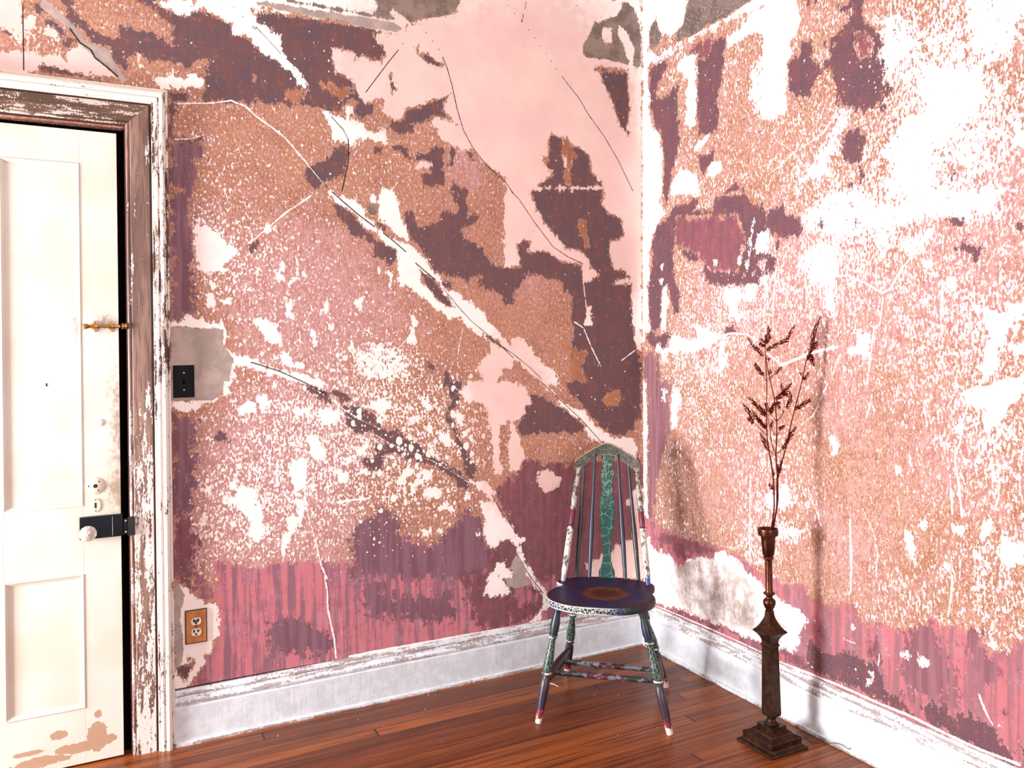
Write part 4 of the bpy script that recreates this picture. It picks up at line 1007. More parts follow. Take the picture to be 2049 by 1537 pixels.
def m_post():
    N = NT('chair_post_paint'); z = N.xyz()[2]; x = N.xyz()[0]; n = N.noise(120, 3, .6, st=(1, 1, .45)); n2 = N.noise(30, 3, .6)
    wh = N.mix(N.step(N.add(N.mul(n, .7), N.mul(n2, .3)), .5, .58), srgb(200, 190, 178), srgb(72, 66, 66))
    gy = N.mix(N.step(N.add(N.mul(n, .7), N.mul(n2, .3)), .46, .56), srgb(164, 154, 140), srgb(70, 62, 56))
    col = N.mix(N.step(z, .638, .642), wh, srgb(96, 30, 50))
    col = N.mix(N.step(z, .703, .706), col, gy)
    col = N.mix(N.step(z, .47, .46), col, N.mix(N.step(x, -.02, 0), srgb(150, 150, 156), srgb(56, 64, 120)))
    return N.fin(col, .4, bump=n, bs=.2, bd=.0006, spec=.45)
def m_spindle():
    N = NT('chair_spindle_paint'); z = N.xyz()[2]; x = N.xyz()[0]; n = N.noise(60, 3, .6, st=(1, 1, .3)); n2 = N.noise(18, 3, .6)
    col = N.mix(N.step(N.math('ABSOLUTE', N.add(x, .016)), .09, .10), srgb(32, 30, 56), srgb(26, 24, 18))
    col = N.mix(N.mul(N.step(n2, .45, .6), .7), col, srgb(20, 42, 42))
    col = N.mix(N.mul(N.step(n, .62, .70), .4), col, srgb(96, 86, 76))
    return N.fin(col, .35, spec=.5)
def m_splat():
    N = NT('chair_splat_paint'); z = N.xyz()[2]; n = N.noise(50, 4, .6)
    col = N.mix(N.step(n, .4, .6), srgb(9, 50, 45), srgb(14, 60, 52))
    up_ = N.step(z, .82, .90)
    col = N.mix(N.mul(up_, .7), col, srgb(34, 48, 34))
    c1 = crackle(N, 30, .015, st=(1, 1, .75)); c2 = N.mul(crackle(N, 80, .06, st=(1.2, 1, .5), off=(3, 1, 1)), N.step(z, .68, .80))
    col = N.mix(N.mul(N.mx(N.mul(c1, N.step(n, .36, .46)), N.mul(c2, .7)), .85), col, srgb(140, 166, 142))
    return N.fin(col, .4, bump=n, bs=.15, bd=.0006, spec=.45)
def m_crest():
    N = NT('chair_crest_paint'); n = N.noise(40, 4, .6); n2 = N.noise(200, 3, .6)
    col = N.mix(N.step(n, .4, .6), srgb(80, 76, 64), srgb(58, 54, 46))
    col = N.mix(N.mul(crackle(N, 120, .12), .75), col, srgb(44, 42, 38))
    col = N.mix(N.mul(N.step(n2, .58, .66), .6), col, srgb(150, 146, 124))
    return N.fin(col, .5, bump=n2, bs=.25, bd=.0006, spec=.35)
def m_crest_rim():
    N = NT('chair_crest_edge_paint'); n2 = N.noise(150, 3, .6)
    return N.fin(N.mix(N.step(n2, .5, .6), srgb(178, 148, 126), srgb(120, 96, 82)), .5)
def m_seat():
    N = NT('chair_seat_paint'); x, y, z = N.xyz(); n = N.noise(24, 4, .65); n2 = N.noise(90, 3, .6); 
    top = N.mix(N.step(n, .36, .64), srgb(30, 27, 70), srgb(46, 32, 52))
    e = N.math('SQRT', N.add(N.math('POWER', N.mul(N.add(x, .004), 1/.085), 2), N.math('POWER', N.mul(N.sub(y, .165), 1/.082), 2)))
    worn = N.step(N.add(e, N.add(N.mul(N.sub(n, .5), .8), N.mul(N.sub(n2, .5), .5))), 1.12, .82)
    wc = N.mix(N.step(N.add(N.mul(n2, .6), N.mul(e, .35)), .42, .68), srgb(60, 22, 12), srgb(112, 56, 26))
    top = N.mix(worn, top, wc)
    bo = N.math('SQRT', N.add(N.math('POWER', N.mul(N.add(x, .016), 1/.205), 2), N.math('POWER', N.mul(N.sub(y, .155), 1/.205), 2)))
    top = N.mix(N.mul(N.step(N.add(bo, N.mul(N.sub(n, .5), .5)), .86, .98), .75), top, srgb(48, 26, 26))
    top = N.mix(N.mul(N.step(n2, .66, .70), .5), top, srgb(140, 120, 110))
    side = N.mix(N.step(N.noise(16, 2, .5), .44, .5), srgb(30, 42, 70), srgb(34, 50, 44))
    cr = N.mx(crackle(N, 70, .10, st=(1, 1, 1.6)), N.mx(N.step(z, .418, .4155), N.step(z, .4345, .4365)))
    left = N.step(N.add(x, N.mul(N.sub(n, .5), .2)), .12, -.06)
    side = N.mix(N.mul(N.mul(cr, left), .95), side, srgb(206, 200, 188))
    side = N.mix(N.step(N.add(x, N.mul(N.sub(n, .5), .05)), .125, .135), side, srgb(62, 46, 40))
    g = N.t.nodes.new('ShaderNodeNewGeometry'); sg = N.t.nodes.new('ShaderNodeSeparateXYZ'); N.link(g.outputs['Normal'], sg.inputs[0])
    col = N.mix(N.step(sg.outputs[2], .55, .75), side, top)
    return N.fin(col, .42, bump=n2, bs=.12, bd=.0006, spec=.25)
def m_stretch():
    N = NT('chair_stretcher_paint'); x, y, z = N.xyz(); n = N.noise(60, 4, .65, st=(.6, 1, 1)); n2 = N.noise(14, 3, .6)
    col = N.mix(N.step(N.math('ABSOLUTE', N.add(x, N.add(.0, N.mul(N.sub(n, .5), .08)))), .075, .06), srgb(38, 42, 38), srgb(76, 22, 36))
    col = N.mix(N.mul(N.step(N.add(n, N.mul(n2, .3)), .64, .70), .8), col, srgb(112, 112, 118))
    seg = N.step(N.math('ABSOLUTE', N.sub(N.math('FRACT', N.mul(x, 1/.125)), .5)), .012, .004)
    col = N.mix(N.mul(seg, .8), col, srgb(28, 26, 30))
    return N.fin(col, .4, bump=n, bs=.15, bd=.0006, spec=.45)
def m_dark(name, c, rough=.3, spec=.5): N = NT(name); n = N.noise(40, 2); return N.fin(N.mix(N.mul(n, .35), c, tuple(min(1, q*1.6+.002) for q in c[:3])+(1,)), rough, spec=spec)

MAT = dict(
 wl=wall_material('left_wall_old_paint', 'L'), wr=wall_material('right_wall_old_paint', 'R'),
 plain=m_plain('plain_plaster', srgb(214, 216, 218)), ceil=m_plain('ceiling_plaster', srgb(222, 224, 224)),
 door=m_door(), base=m_base(), floor=m_floor(),
 casing=flaked_white('casing_flaked_paint', .345, st=(1, 1, .22), zgrad=(1.0, 1.5, .07), scale=90, base=srgb(226, 214, 204)),
 flat=flaked_white('casing_board_paint', .43, st=(1, 1, .13), zgrad=(1.20, 1.30, .12), scale=70, base=srgb(222, 208, 200), wood=srgb(112, 82, 72), wood2=srgb(146, 112, 98), dirt=.6),
 head=flaked_white('casing_head_paint', .45, st=(.18, 1, 1), scale=80, base=srgb(196, 180, 170), wood=srgb(110, 78, 62), wood2=srgb(82, 56, 44), dirt=.6),
 headr=flaked_white('casing_head_moulding_paint', .31, st=(.18, 1, 1), scale=70, base=srgb(230, 214, 202)),
 redwood=flaked_white('groove_bare_wood', .72, st=(1, 1, .1), base=srgb(170, 130, 115), wood=srgb(84, 34, 26), wood2=srgb(58, 22, 18)),
 jamb=m_dark('jamb_dark', srgb(14, 6, 5), .9, .02), black=m_dark('black_plate', srgb(5, 3, 5), .5, .1), lock=m_dark('lock_iron', srgb(7, 9, 16), .42, .2),
 brass=m_metal('bolt_brass', srgb(150, 104, 52), srgb(196, 146, 92), .2), nickel=m_metal('screw_nickel', srgb(170, 165, 160), srgb(200, 196, 190), .25),
 bronze=m_metal('stand_bronze', srgb(56, 37, 28), srgb(78, 54, 40), .34, 40, srgb(150, 120, 70)), copper=m_metal('cup_copper', srgb(96, 52, 34), srgb(60, 30, 20), .26, 24),
 leg=m_leg(), post=m_post(), spindle=m_spindle(), splat=m_splat(), crest=m_crest(), rim=m_crest_rim(), seat=m_seat(), stretch=m_stretch(),
 brown=flaked_white('chair_side_rung_paint', .9, base=srgb(120, 90, 80), wood=srgb(60, 34, 28), wood2=srgb(40, 24, 22)),
 stem=m_dark('dried_stem', srgb(82, 18, 16), .7, .08), seed=m_dark('dried_seed_husks', srgb(88, 16, 14), .8, .05),
 oak=None, ivory=m_plain('receptacle_ivory', srgb(236, 220, 196), .4), ink=m_dark('slot_dark', srgb(14, 8, 8), .5), wire=m_dark('wire_brown', srgb(70, 50, 42), .5),
 flake=m_plain('paint_chip_pale', srgb(226, 196, 176), .6), curt=m_plain('frame_paint', srgb(220, 210, 200), .5))
def m_glass():
    N = NT('knob_glass'); N.b.inputs['Transmission Weight'].default_value = .6; N.b.inputs['IOR'].default_value = 1.5
    return N.fin(srgb(240, 232, 226), .06, spec=.8)
def m_oak():
    N = NT('outlet_plate_wood'); n = N.noise(60, 4, .6, st=(1, 1, .2)); n2 = N.noise(120, 2, .5)
    c = N.mix(N.step(n, .4, .65), srgb(188, 124, 70), srgb(160, 98, 56)); c = N.mix(N.step(n2, .68, .72), c, srgb(90, 46, 26)); return N.fin(c, .4)
MAT['glass'] = m_glass(); MAT['oak'] = m_oak()

# ------------------------------------------------------------------ room
X0, X1, Y0, Y1, H = -4.6, .03, -4.7, 0.0, 2.98
LEAN = .01819
DX0, DX1, DZ = -2.975, -2.135, 2.137         # door opening in the left wall
s = MB(); s.box(X0-.15, DX0, .004, .16, 0, H); s.box(DX1, X1+.3, .004, .16, 0, H); s.box(DX0, DX1, .004, .16, DZ, H)
U = axis(X0*1000, 60, -2540, 55, 4, 60); Zg = axis(0, H*1000, 160, 2560, 4, 30)
U = np.unique(np.concatenate([U[(U < DX0*1000-8) | (U > DX0*1000+8)], [DX0*1000, DX1*1000]])); 
wl = wall_mesh('wall_left', 'L', U, Zg, lambda u, z: np.stack([u, np.zeros_like(u), z], -1), None, MAT['wl'], hole=(DX0*1000, DX1*1000, DZ*1000), extra=s)
struct(wl, 'left wall of mottled orange, pink and mauve old paint')
s = MB(); xr = lambda y, z: LEAN*z - .00498*y
ring = lambda y: [(xr(y, 0)+.004, y, 0), (xr(y, 0)+.16, y, 0), (xr(y, H)+.16, y, H), (xr(y, H)+.004, y, H)]
s.loft([ring(Y0-.1), ring(0.16)])
U = axis(Y0*1000, 0, -1820, -2, 4, 60); U = np.append(U[U < -1], 0.0)
wr = wall_mesh('wall_right', 'R', U, Zg, lambda u, z: np.stack([LEAN*z-.00498*u, u, z], -1), None, MAT['wr'], extra=s)
struct(wr, 'right wall of worn orange and pink paint with white bare patches')

def holed_wall(name, along, at, lo, hi, holes, thick):
    """along: 'x' or 'y'; holes: list of (a0, a1, z0, z1)"""
    m = MB(); cuts = sorted(holes); cur = lo
    def bx(a0, a1, z0, z1):
        if along == 'x': m.box(a0, a1, min(at, at+thick), max(at, at+thick), z0, z1)
        else: m.box(min(at, at+thick), max(at, at+thick), a0, a1, z0, z1)
    for a0, a1, z0, z1 in cuts:
        bx(cur, a0, 0, H); bx(a0, a1, 0, z0); bx(a0, a1, z1, H); cur = a1
    bx(cur, hi, 0, H)
    return struct(m.build(name, MAT['plain']))
SW = [(-.94, -.18, .34, 1.66), (-3.9, -2.9, .6, 2.3)]; RW = [(-1.98, -.72, .42, 2.28)]
holed_wall('wall_side', 'y', X0, Y0, Y1, SW, -.12)
holed_wall('wall_rear', 'x', Y0, X0-.12, .25, RW, -.12)
def win_frame(name, along, at, w):
    a0, a1, z0, z1 = w; m = MB()
    def bx(b0, b1, c0, c1, d=.03):
        if along == 'x': m.box(b0, b1, at-.08, at-.08+d, c0, c1)
        else: m.box(at-.08, at-.08+d, b0, b1, c0, c1)
    bx(a0, a0+.04, z0, z1); bx(a1-.04, a1, z0, z1); bx(a0+.04, a1-.04, z0, z0+.04); bx(a0+.04, a1-.04, z1-.04, z1); zm = (z0+z1)/2; bx(a0+.04, a1-.04, zm-.015, zm+.015)
    return struct(m.build(name, MAT['curt']))
win_frame('window_1', 'y', X0, SW[0]); win_frame('window_2', 'y', X0, SW[1]); win_frame('window_3', 'x', Y0, RW[0])
struct(MB().box(X0-.12, .25, Y0-.12, .16, H, H+.08).build('ceiling', MAT['ceil']))
struct(MB().box(X0-.12, .25, Y0-.12, .16, -.06, 0).build('floor', MAT['floor']), 'narrow reddish brown varnished floorboards')

# baseboards: one profile swept along each wall (distance from wall, height)
prof = [(0, 0), (.030, 0), (.031, .007), (.0295, .012), (.022, .014), (.0215, .128), (.0165, .132), (.0165, .136), (.021, .140), (.0205, .147), (.0125, .155), (.0100, .166), (.0125, .1685), (.0125, .174), (.0065, .1865), (0, .187)]
m = MB(); m.loft([[(X, -d, z) for d, z in prof] for X in np.linspace(-1.998, .03, 12)]); struct(m.build('baseboard_left', MAT['base'], smooth=True), 'grey white moulded baseboard under the left wall')
m = MB(); m.loft([[(xr(Y, z)-d, Y, z) for d, z in prof] for Y in np.linspace(Y0, -.0005, 24)]); struct(m.build('baseboard_right', MAT['base'], smooth=True), 'bright white moulded baseboard under the right wall')

# door casing (trim_1): outer moulding, groove and flat board, mitred round the opening
CX0, CX1, CZ = -3.112, -1.998, 2.279
def frame_sweep(name, prof, mats, parent=None):
    """prof: (inset from outer edge, projection)"""
    sm = name == 'casing_moulding'
    m1 = MB(); m2 = MB(); m3 = MB()
    R_ = lambda i, p: (CX1-i, -p)
    m1.loft([[(CX1-i, -p, 0) for i, p in prof], [(CX1-i, -p, CZ-i) for i, p in prof]])
    m2.loft([[(CX0+i, -p, CZ-i) for i, p in prof], [(CX1-i, -p, CZ-i) for i, p in prof]])
    m3.loft([[(CX0+i, -p, 0) for i, p in prof], [(CX0+i, -p, CZ-i) for i, p in prof]])
    o = m1.build(name, mats[0], parent, smooth=sm); o2 = m2.build(name, mats[1], parent, smooth=sm); o3 = m3.build(name, mats[0], parent, smooth=sm)
    return o, o2, o3
tr = empty('trim_1', (0, 0, 0)); struct(tr, 'worn white door casing with moulded edge')
roll_ = [(0, 0), (0, .022), (.002, .026), (.006, .026), (.0075, .024), (.009, .030), (.014, .0375), (.020, .0395), (.026, .037), (.030, .031), (.032, .030), (.0335, .033), (.038, .034), (.043, .031), (.046, .026), (.049, .027), (.052, .026), (.053, .017), (.054, 0)]
frame_sweep('casing_moulding', roll_, (MAT['casing'], MAT['headr']), tr)
frame_sweep('casing_groove', [(.053, 0), (.053, .012), (.0605, .012), (.0605, 0)], (MAT['redwood'], MAT['redwood']), tr)
frame_sweep('casing_board', [(.060, 0), (.060, .0185), (.063, .0205), (.118, .0205), (.1225, .018), (.1235, .0165), (.1255, .0165), (.1265, .0205), (.130, .0205), (.1335, .018), (.1335, 0)], (MAT['flat'], MAT['head']), tr)
frame_sweep('casing_bead', [(.1335, -.055), (.1335, .016), (.137, .016), (.137, -.055)], (MAT['redwood'], MAT['redwood']), tr)
m = MB(); m.box(DX1-.0295, DX1+.0005, .042, .15, 0, DZ); m.box(DX0-.0005, DX0+.0295, .042, .15, 0, DZ); m.box(DX0+.0295, DX1-.0295, .042, .15, DZ-.03, DZ+.0005); m.box(DX0+.0295, DX1-.0295, .135, .15, 0.0, DZ-.03)
m.build('door_stop', MAT['jamb'], tr)  # near-black colour puts deep shade into the gap round the door
m = MB(); m.box(-2.152, -2.1392, -.0262, -.006, .7525, .8065); kp = m.build('keeper', MAT['lock'], tr, bevel=.0015)
m = MB(); m.box(-2.1392, -2.117, -.0285, -.0205, .7485, .8115); m.build('keeper_plate', MAT['ink'], kp)
for z in (.762, .799):
    m = MB(); m.lathe((-2.1455, -.0262, z), (-2.1455, -.0285, z), [(0, .0035), (.7, .0035), (1, .0015)], 10); m.build('screw', MAT['nickel'], kp, smooth=True)
m = MB(); m.lathe((-2.150, -.018, 1.4575), (-2.133, -.018, 1.4575), [(0, .0075), (0.02, .011), (.3, .011), (.38, .0085), (.5, .0085), (.58, .011), (.95, .011), (1, .009)], 16); m.box(-2.148, -2.135, -.016, -.009, 1.452, 1.463)
m.build('bolt_socket', MAT['brass'], tr, smooth=True)

# ------------------------------------------------------------------ door
DY = -.004; DB = .035
LX1, LX0 = -2.159, -2.951; TOP = 2.115; BOT = .006
P = [(-2.499, -2.272, .858, 2.003), (-2.499, -2.272, .188, .632), (-2.838, -2.611, .858, 2.003), (-2.838, -2.611, .188, .632)]
m = MB()
m.box(-2.272, LX1, DY, DB, BOT, TOP); m.box(LX0, -2.838, DY, DB, BOT, TOP); m.box(-2.611, -2.499, DY, DB, .188, TOP-.112)
m.box(-2.838, -2.272, DY, DB, 2.003, TOP); m.box(-2.838, -2.272, DY, DB, BOT, .188)
m.box(-2.499, -2.272, DY, DB, .632, .858); m.box(-2.838, -2.611, DY, DB, .632, .858)
door = m.build('door_1', MAT['door'], bevel=.0008, seg=1); struct(door, 'cream white four panel door with peeled tan patches')
for x0, x1, z0, z1 in P:
    m = MB(); m.box(x0, x1, DY+.0065, DY+.024, z0, z1)
    rings = []
    for i, y in [(0, DY), (0, DY-.0015), (.0025, DY-.002), (.0065, DY+.001), (.0105, DY+.0040), (.0120, DY+.0035), (.0135, DY+.0062), (.0135, DY+.0070)]:
        rings.append([(x0+i, y, z0+i), (x1-i, y, z0+i), (x1-i, y, z1-i), (x0+i, y, z1-i)])
    m.loft(rings, cap=False); m.build('door_panel', MAT['door'], door)
# rim lock with glass knob
m = MB(); m.box(-2.283, -2.1535, DY-.020, DY, .7495, .8225)
lock = m.build('rim_lock', MAT['lock'], door, bevel=.0015)
m = MB(); m.box(-2.186, -2.1845, DY-.0208, DY-.019, .754, .818); m.build('lock_seam', MAT['nickel'], lock)
for z in (.757, .815):
    m = MB(); m.lathe((-2.174, DY-.020, z), (-2.174, DY-.0212, z), [(0, .004), (1, .0035)], 12); m.build('screw', MAT['lock'], lock)
m = MB(); m.lathe((-2.258, DY-.020, .775), (-2.258, DY-.043, .775), [(0, .012), (.1, .012), (.2, .008), (1, .008)], 20); m.build('knob_shank', MAT['brass'], lock, smooth=True)
m = MB(); m.lathe((-2.258, DY-.040, .775), (-2.258, DY-.074, .775), [(0, .010), (.06, .017), (.25, .0245), (.5, .0265), (.72, .0225), (.88, .013), (.92, .0125), (1, .0005)], 12); m.build('glass_knob', MAT['glass'], lock)
# brass surface bolt
bz = 1.457
m = MB(); m.lathe((-2.250, DY-.013, bz), (-2.154, DY-.013, bz), [(0, .0055), (1, .0055)], 18)
bolt = m.build('surface_bolt', MAT['brass'], door, smooth=True)
m = MB(); m.lathe((-2.268, DY-.013, bz), (-2.247, DY-.013, bz), [(0, .001), (.06, .005), (.25, .0085), (.5, .0095), (.72, .0085), (.86, .005), (.9, .007), (1, .007)], 20); m.build('bolt_knob', MAT['brass'], bolt, smooth=True)
for bx in (-2.230, -2.180):
    m = MB(); m.lathe((bx-.010, DY-.0125, bz), (bx+.010, DY-.0125, bz), [(0, .0085), (.1, .0095), (.9, .0095), (1, .0085)], 18)
    m.loft([[(bx-.012, y, bz), (bx-.004, y, bz+.012), (bx, y, bz+.0195), (bx+.004, y, bz+.012), (bx+.012, y, bz), (bx+.004, y, bz-.012), (bx, y, bz-.0195), (bx-.004, y, bz-.012)] for y in (DY, DY-.0025)])
    br = m.build('bolt_bracket', MAT['brass'], bolt, smooth=True)
    for dz in (.014, -.014):
        m = MB(); m.lathe((bx, DY-.0025, bz+dz), (bx, DY-.0042, bz+dz), [(0, .0028), (.6, .0025), (1, .001)], 10); m.build('bolt_screw', MAT['brass'], bolt, smooth=True)
# painted-over rose and keyhole plate, small round patch
m = MB(); m.lathe((-2.236, DY, .922), (-2.236, DY-.003, .922), [(0, .0275), (.6, .0275), (1, .0255)], 32); rs = m.build('painted_rose_plate', MAT['door'], door, smooth=True)
m = MB()
for dx, dz, r in ((.001, 0, .0068), (-.019, .001, .0025), (.012, .014, .0026), (.010, -.015, .0025)): m.lathe((-2.236+dx, DY-.0025, .922+dz), (-2.236+dx, DY-.0034, .922+dz), [(0, r), (1, r)], 14)
m.build('rose_holes', MAT['ink'], rs)
m = MB(); o_ = [(-2.235+.0145*math.cos(a)*1.0, .857+.0225*math.sin(a)) for a in np.linspace(0, 2*PI, 28, endpoint=False)]
m.loft([[(x, DY, z) for x, z in o_], [(x, DY-.0025, z) for x, z in o_]]); ks = m.build('keyhole_plate', MAT['door'], door)
m = MB()
for dz, r in ((.0185, .0022), (-.0185, .0022)): m.lathe((-2.235, DY-.002, .857+dz), (-2.235, DY-.0031, .857+dz), [(0, r), (1, r)], 10)
m.box(-2.2385, -2.2325, DY-.0031, DY-.002, .848, .866); m.build('keyhole', MAT['ink'], ks, bevel=.002)
m = MB(); m.lathe((-2.2185, DY, 1.133), (-2.2185, DY-.002, 1.133), [(0, .013), (.5, .0125), (1, .011)], 24); m.build('round_patch', MAT['door'], door, smooth=True)
m = MB(); m.lathe((-2.374, DY+.0068, 1.263), (-2.374, DY+.0056, 1.263), [(0, .003), (1, .0025)], 10); m.box(-2.376, -2.3725, DY+.0056, DY+.0068, 1.263, 1.271); m.build('nail_hole', MAT['ink'], door)

# ------------------------------------------------------------------ switch plate and outlet
sp = empty('switch_plate', (-1.955, 0, 1.264)); tag(sp, 'black rectangular switch plate on the grey plaster patch beside the door casing', 'switch')
m = MB(); m.loft([[(-.0345, 0, -.0565), (.0345, 0, -.0565), (.0345, 0, .0565), (-.0345, 0, .0565)], [(-.0345, -.004, -.0565), (.0345, -.004, -.0565), (.0345, -.004, .0565), (-.0345, -.004, .0565)], [(-.032, -.006, -.054), (.032, -.006, -.054), (.032, -.006, .054), (-.032, -.006, .054)]]); m.build('plate', MAT['black'], sp)
m = MB(); m.loft([[(-.004, -.006, -.009), (.004, -.006, -.009), (.004, -.006, .009), (-.004, -.006, .009)], [(-.003, -.014, .002), (.003, -.014, .002), (.003, -.013, .008), (-.003, -.013, .008)]]); m.build('toggle', MAT['black'], sp)
for z in (.030, -.030):
    m = MB(); m.lathe((0, -.006, z), (0, -.0075, z), [(0, .003), (.6, .003), (1, .0015)], 12); m.build('screw', MAT['nickel'], sp, smooth=True)
op = empty('outlet_plate', (-1.9255, 0, .400)); tag(op, 'wooden electrical outlet plate with two ivory receptacles low beside the door casing', 'outlet')
m = MB(); m.box(-.0365, .0365, -.004, 0, -.059, .059); m.build('plate_edge', m_dark('plate_edge_dark', srgb(66, 26, 18), .5), op)
m = MB(); m.loft([[(-.0335, -.004, -.056), (.0335, -.004, -.056), (.0335, -.004, .056), (-.0335, -.004, .056)], [(-.032, -.0075, -.0545), (.032, -.0075, -.0545), (.032, -.0075, .0545), (-.032, -.0075, .0545)]]); m.build('plate', MAT['oak'], op)
for z in (.019, -.019):
    o_ = [(.0165*math.cos(a)*(1 if abs(math.cos(a)) > .3 else 1), z+max(-.0125, min(.0125, .0165*math.sin(a)))) for a in np.linspace(0, 2*PI, 32, endpoint=False)]
    m = MB(); m.loft([[(x, -.007, q) for x, q in o_], [(x, -.0092, q) for x, q in o_]]); rc = m.build('receptacle', MAT['ivory'], op)
    m = MB(); m.box(-.0105, -.0045, -.0098, -.009, z-.001, z+.009); m.box(.003, .0095, -.0098, -.009, z+.000, z+.009); m.lathe((-.0005, -.009, z-.007), (-.0005, -.0098, z-.007), [(0, .0038), (1, .0038)], 12)
    if z > 0: m.box(-.010, .0075, -.00975, -.009, z-.003, z+.004)
    m.build('slots', MAT['ink'], rc)
m = MB(); m.lathe((0, -.0075, 0), (0, -.009, 0), [(0, .003), (1, .002)], 10); m.build('screw', MAT['ink'], op)

# ------------------------------------------------------------------ chair
ch = empty('windsor_chair', (-.633, -.621, 0), math.atan2(-.639, .769))
tag(ch, 'small old spindle back chair in crackled green, blue and white paint, standing in the corner', 'chair')
uc = -.016
half = [(0, -.035), (.06, -.033), (.12, -.013), (.168, .022), (.196, .07), (.203, .12), (.190, .17), (.170, .205), (.163, .222), (.176, .238), (.191, .262), (.189, .29), (.170, .312), (.135, .332), (.09, .350), (.045, .360), (0, .363)]
full = [(uc+a, b) for a, b in half] + [(uc-a, b) for a, b in half[-2:0:-1]]
def smoothloop(p, n=3):
    q = []
    for i in range(len(p)):
        p0, p1, p2, p3 = [Vector(p[(i+k) % len(p)]) for k in (-1, 0, 1, 2)]
        for t in [j/n for j in range(n)]:
            q.append(tuple(.5*((2*p1)+(-p0+p2)*t+(2*p0-5*p1+4*p2-p3)*t*t+(-p0+3*p1-3*p2+p3)*t**3)))
    return q
full = smoothloop(full); cen = (uc, .165)
rg = []
for sc, z in [(.25, .4075), (.6, .4075), (.93, .4085), (.985, .413), (1.0, .421), (.998, .432), (.988, .4375), (.968, .4405), (.90, .4400), (.80, .4375), (.6, .434), (.3, .4325), (.02, .4325)]:
    rg.append([(cen[0]+(a-cen[0])*sc, cen[1]+(b-cen[1])*sc, z) for a, b in full])
m = MB(); m.loft(rg); m.build('seat', MAT['seat'], ch, smooth=True)
LP = [(0, .0135), (.03, .0145), (.06, .013), (.075, .0125), (.14, .0165), (.20, .0170), (.245, .0140), (.252, .0165), (.258, .0165), (.262, .0125), (.268, .0125), (.272, .0155), (.282, .0155), (.288, .0110), (.32, .0105), (.42, .0150), (.50, .0180), (.55, .0170), (.572, .0150), (.575, .0175), (.59, .0175), (.594, .0125), (.615, .0118), (.628, .0130), (.645, .0165), (.70, .0172), (.80, .0160), (.92, .0130), (.99, .0118), (1, .0108)]
legs = {'FL': ((-.163, .055, .415), (-.236, 0, .0)), 'FR': ((.140, .050, .415), (.234, 0, 0)), 'RL': ((-.128, .245, .415), (-.202, .450, 0)), 'RR': ((.115, .245, .415), (.207, .402, 0))}
for k, (a, b) in legs.items():
    m = MB(); m.lathe(a, b, LP, 24); lg = m.build('leg', MAT['leg'], ch, smooth=True)
def onleg(k, z): a, b = legs[k]; t = (a[2]-z)/a[2]; return Vector(a)+(Vector(b)-Vector(a))*t
SP = [(0, .008), (.04, .010), (.3, .0165), (.5, .0195), (.7, .0165), (.96, .010), (1, .008)]
sl = (onleg('FL', .140), onleg('RL', .135)); sr = (onleg('FR', .140), onleg('RR', .135))
for a, b in (sl, sr): m = MB(); m.lathe(a, b, SP, 18); m.build('side_stretcher', MAT['brown'], ch, smooth=True)
CP = [(0, .007), (.02, .0085), (.18, .0100), (.33, .0105), (.335, .0088), (.345, .0088), (.35, .0110), (.5, .0115), (.65, .0110), (.655, .0088), (.665, .0088), (.67, .0105), (.82, .0100), (.98, .0085), (1, .007)]
for t in (.28, .60):
    m = MB(); m.lathe(sl[0].lerp(sl[1], t), sr[0].lerp(sr[1], t), CP, 18); m.build('cross_stretcher', MAT['stretch'], ch, smooth=True)
PP = [(0, .0095), (.03, .0100), (.10, .0120), (.30, .0125), (.40, .0120), (.44, .0128), (.455, .0128), (.458, .0100), (.468, .0100), (.472, .0125), (.482, .0120), (.486, .0095), (.54, .0125), (.60, .0110), (.622, .0095), (.625, .0130), (.637, .0130), (.641, .0092), (.70, .0125), (.76, .0125), (.88, .0095), (.955, .0085), (.965, .0125), (.985, .0130), (1, .0100)]
for sx in (-1, 1):
    m = MB(); m.lathe((uc+sx*.1665, .283, .436), (uc+sx*.1185, .447, .868), PP, 20); m.build('back_post', MAT['post'], ch, smooth=True)
SD = [(0, .0070), (.03, .0075), (.25, .0095), (.40, .0100), (.52, .0078), (.75, .0062), (1, .0055)]
for su, tu, zt in ((-.122, -.0915, .902), (-.070, -.0500, .920), (.0735, .0435, .920), (.126, .0850, .900)):
    m = MB(); m.lathe((uc+su, .345, .436), (uc-.002+tu, .452, zt), SD, 14); m.build('spindle', MAT['spindle'], ch, smooth=True)
# splat: vase outline, bent with the back
sw = [(.434, .032), (.461, .032), (.470, .029), (.481, .0235), (.506, .0175), (.53, .0160), (.555, .0165), (.59, .0205), (.63, .026), (.67, .030), (.704, .032), (.72, .0318), (.75, .027), (.775, .0215), (.792, .0195), (.81, .0225), (.833, .0275), (.85, .026), (.868, .0215), (.88, .0205), (.895, .023), (.909, .0275), (.922, .028)]
m = MB(); rings = []
for z, hw in sw:
    v = .350 + (z-.436)*.235; u = uc + (-.001 if z < .6 else -.001)
    rings.append([(u-hw, v-.003, z), (u-hw+.0015, v-.005, z), (u+hw-.0015, v-.005, z), (u+hw, v-.003, z), (u+hw, v+.003, z), (u+hw-.0015, v+.005, z), (u-hw+.0015, v+.005, z), (u-hw, v+.003, z)])
m.loft(rings); m.build('splat', MAT['splat'], ch, smooth=True)
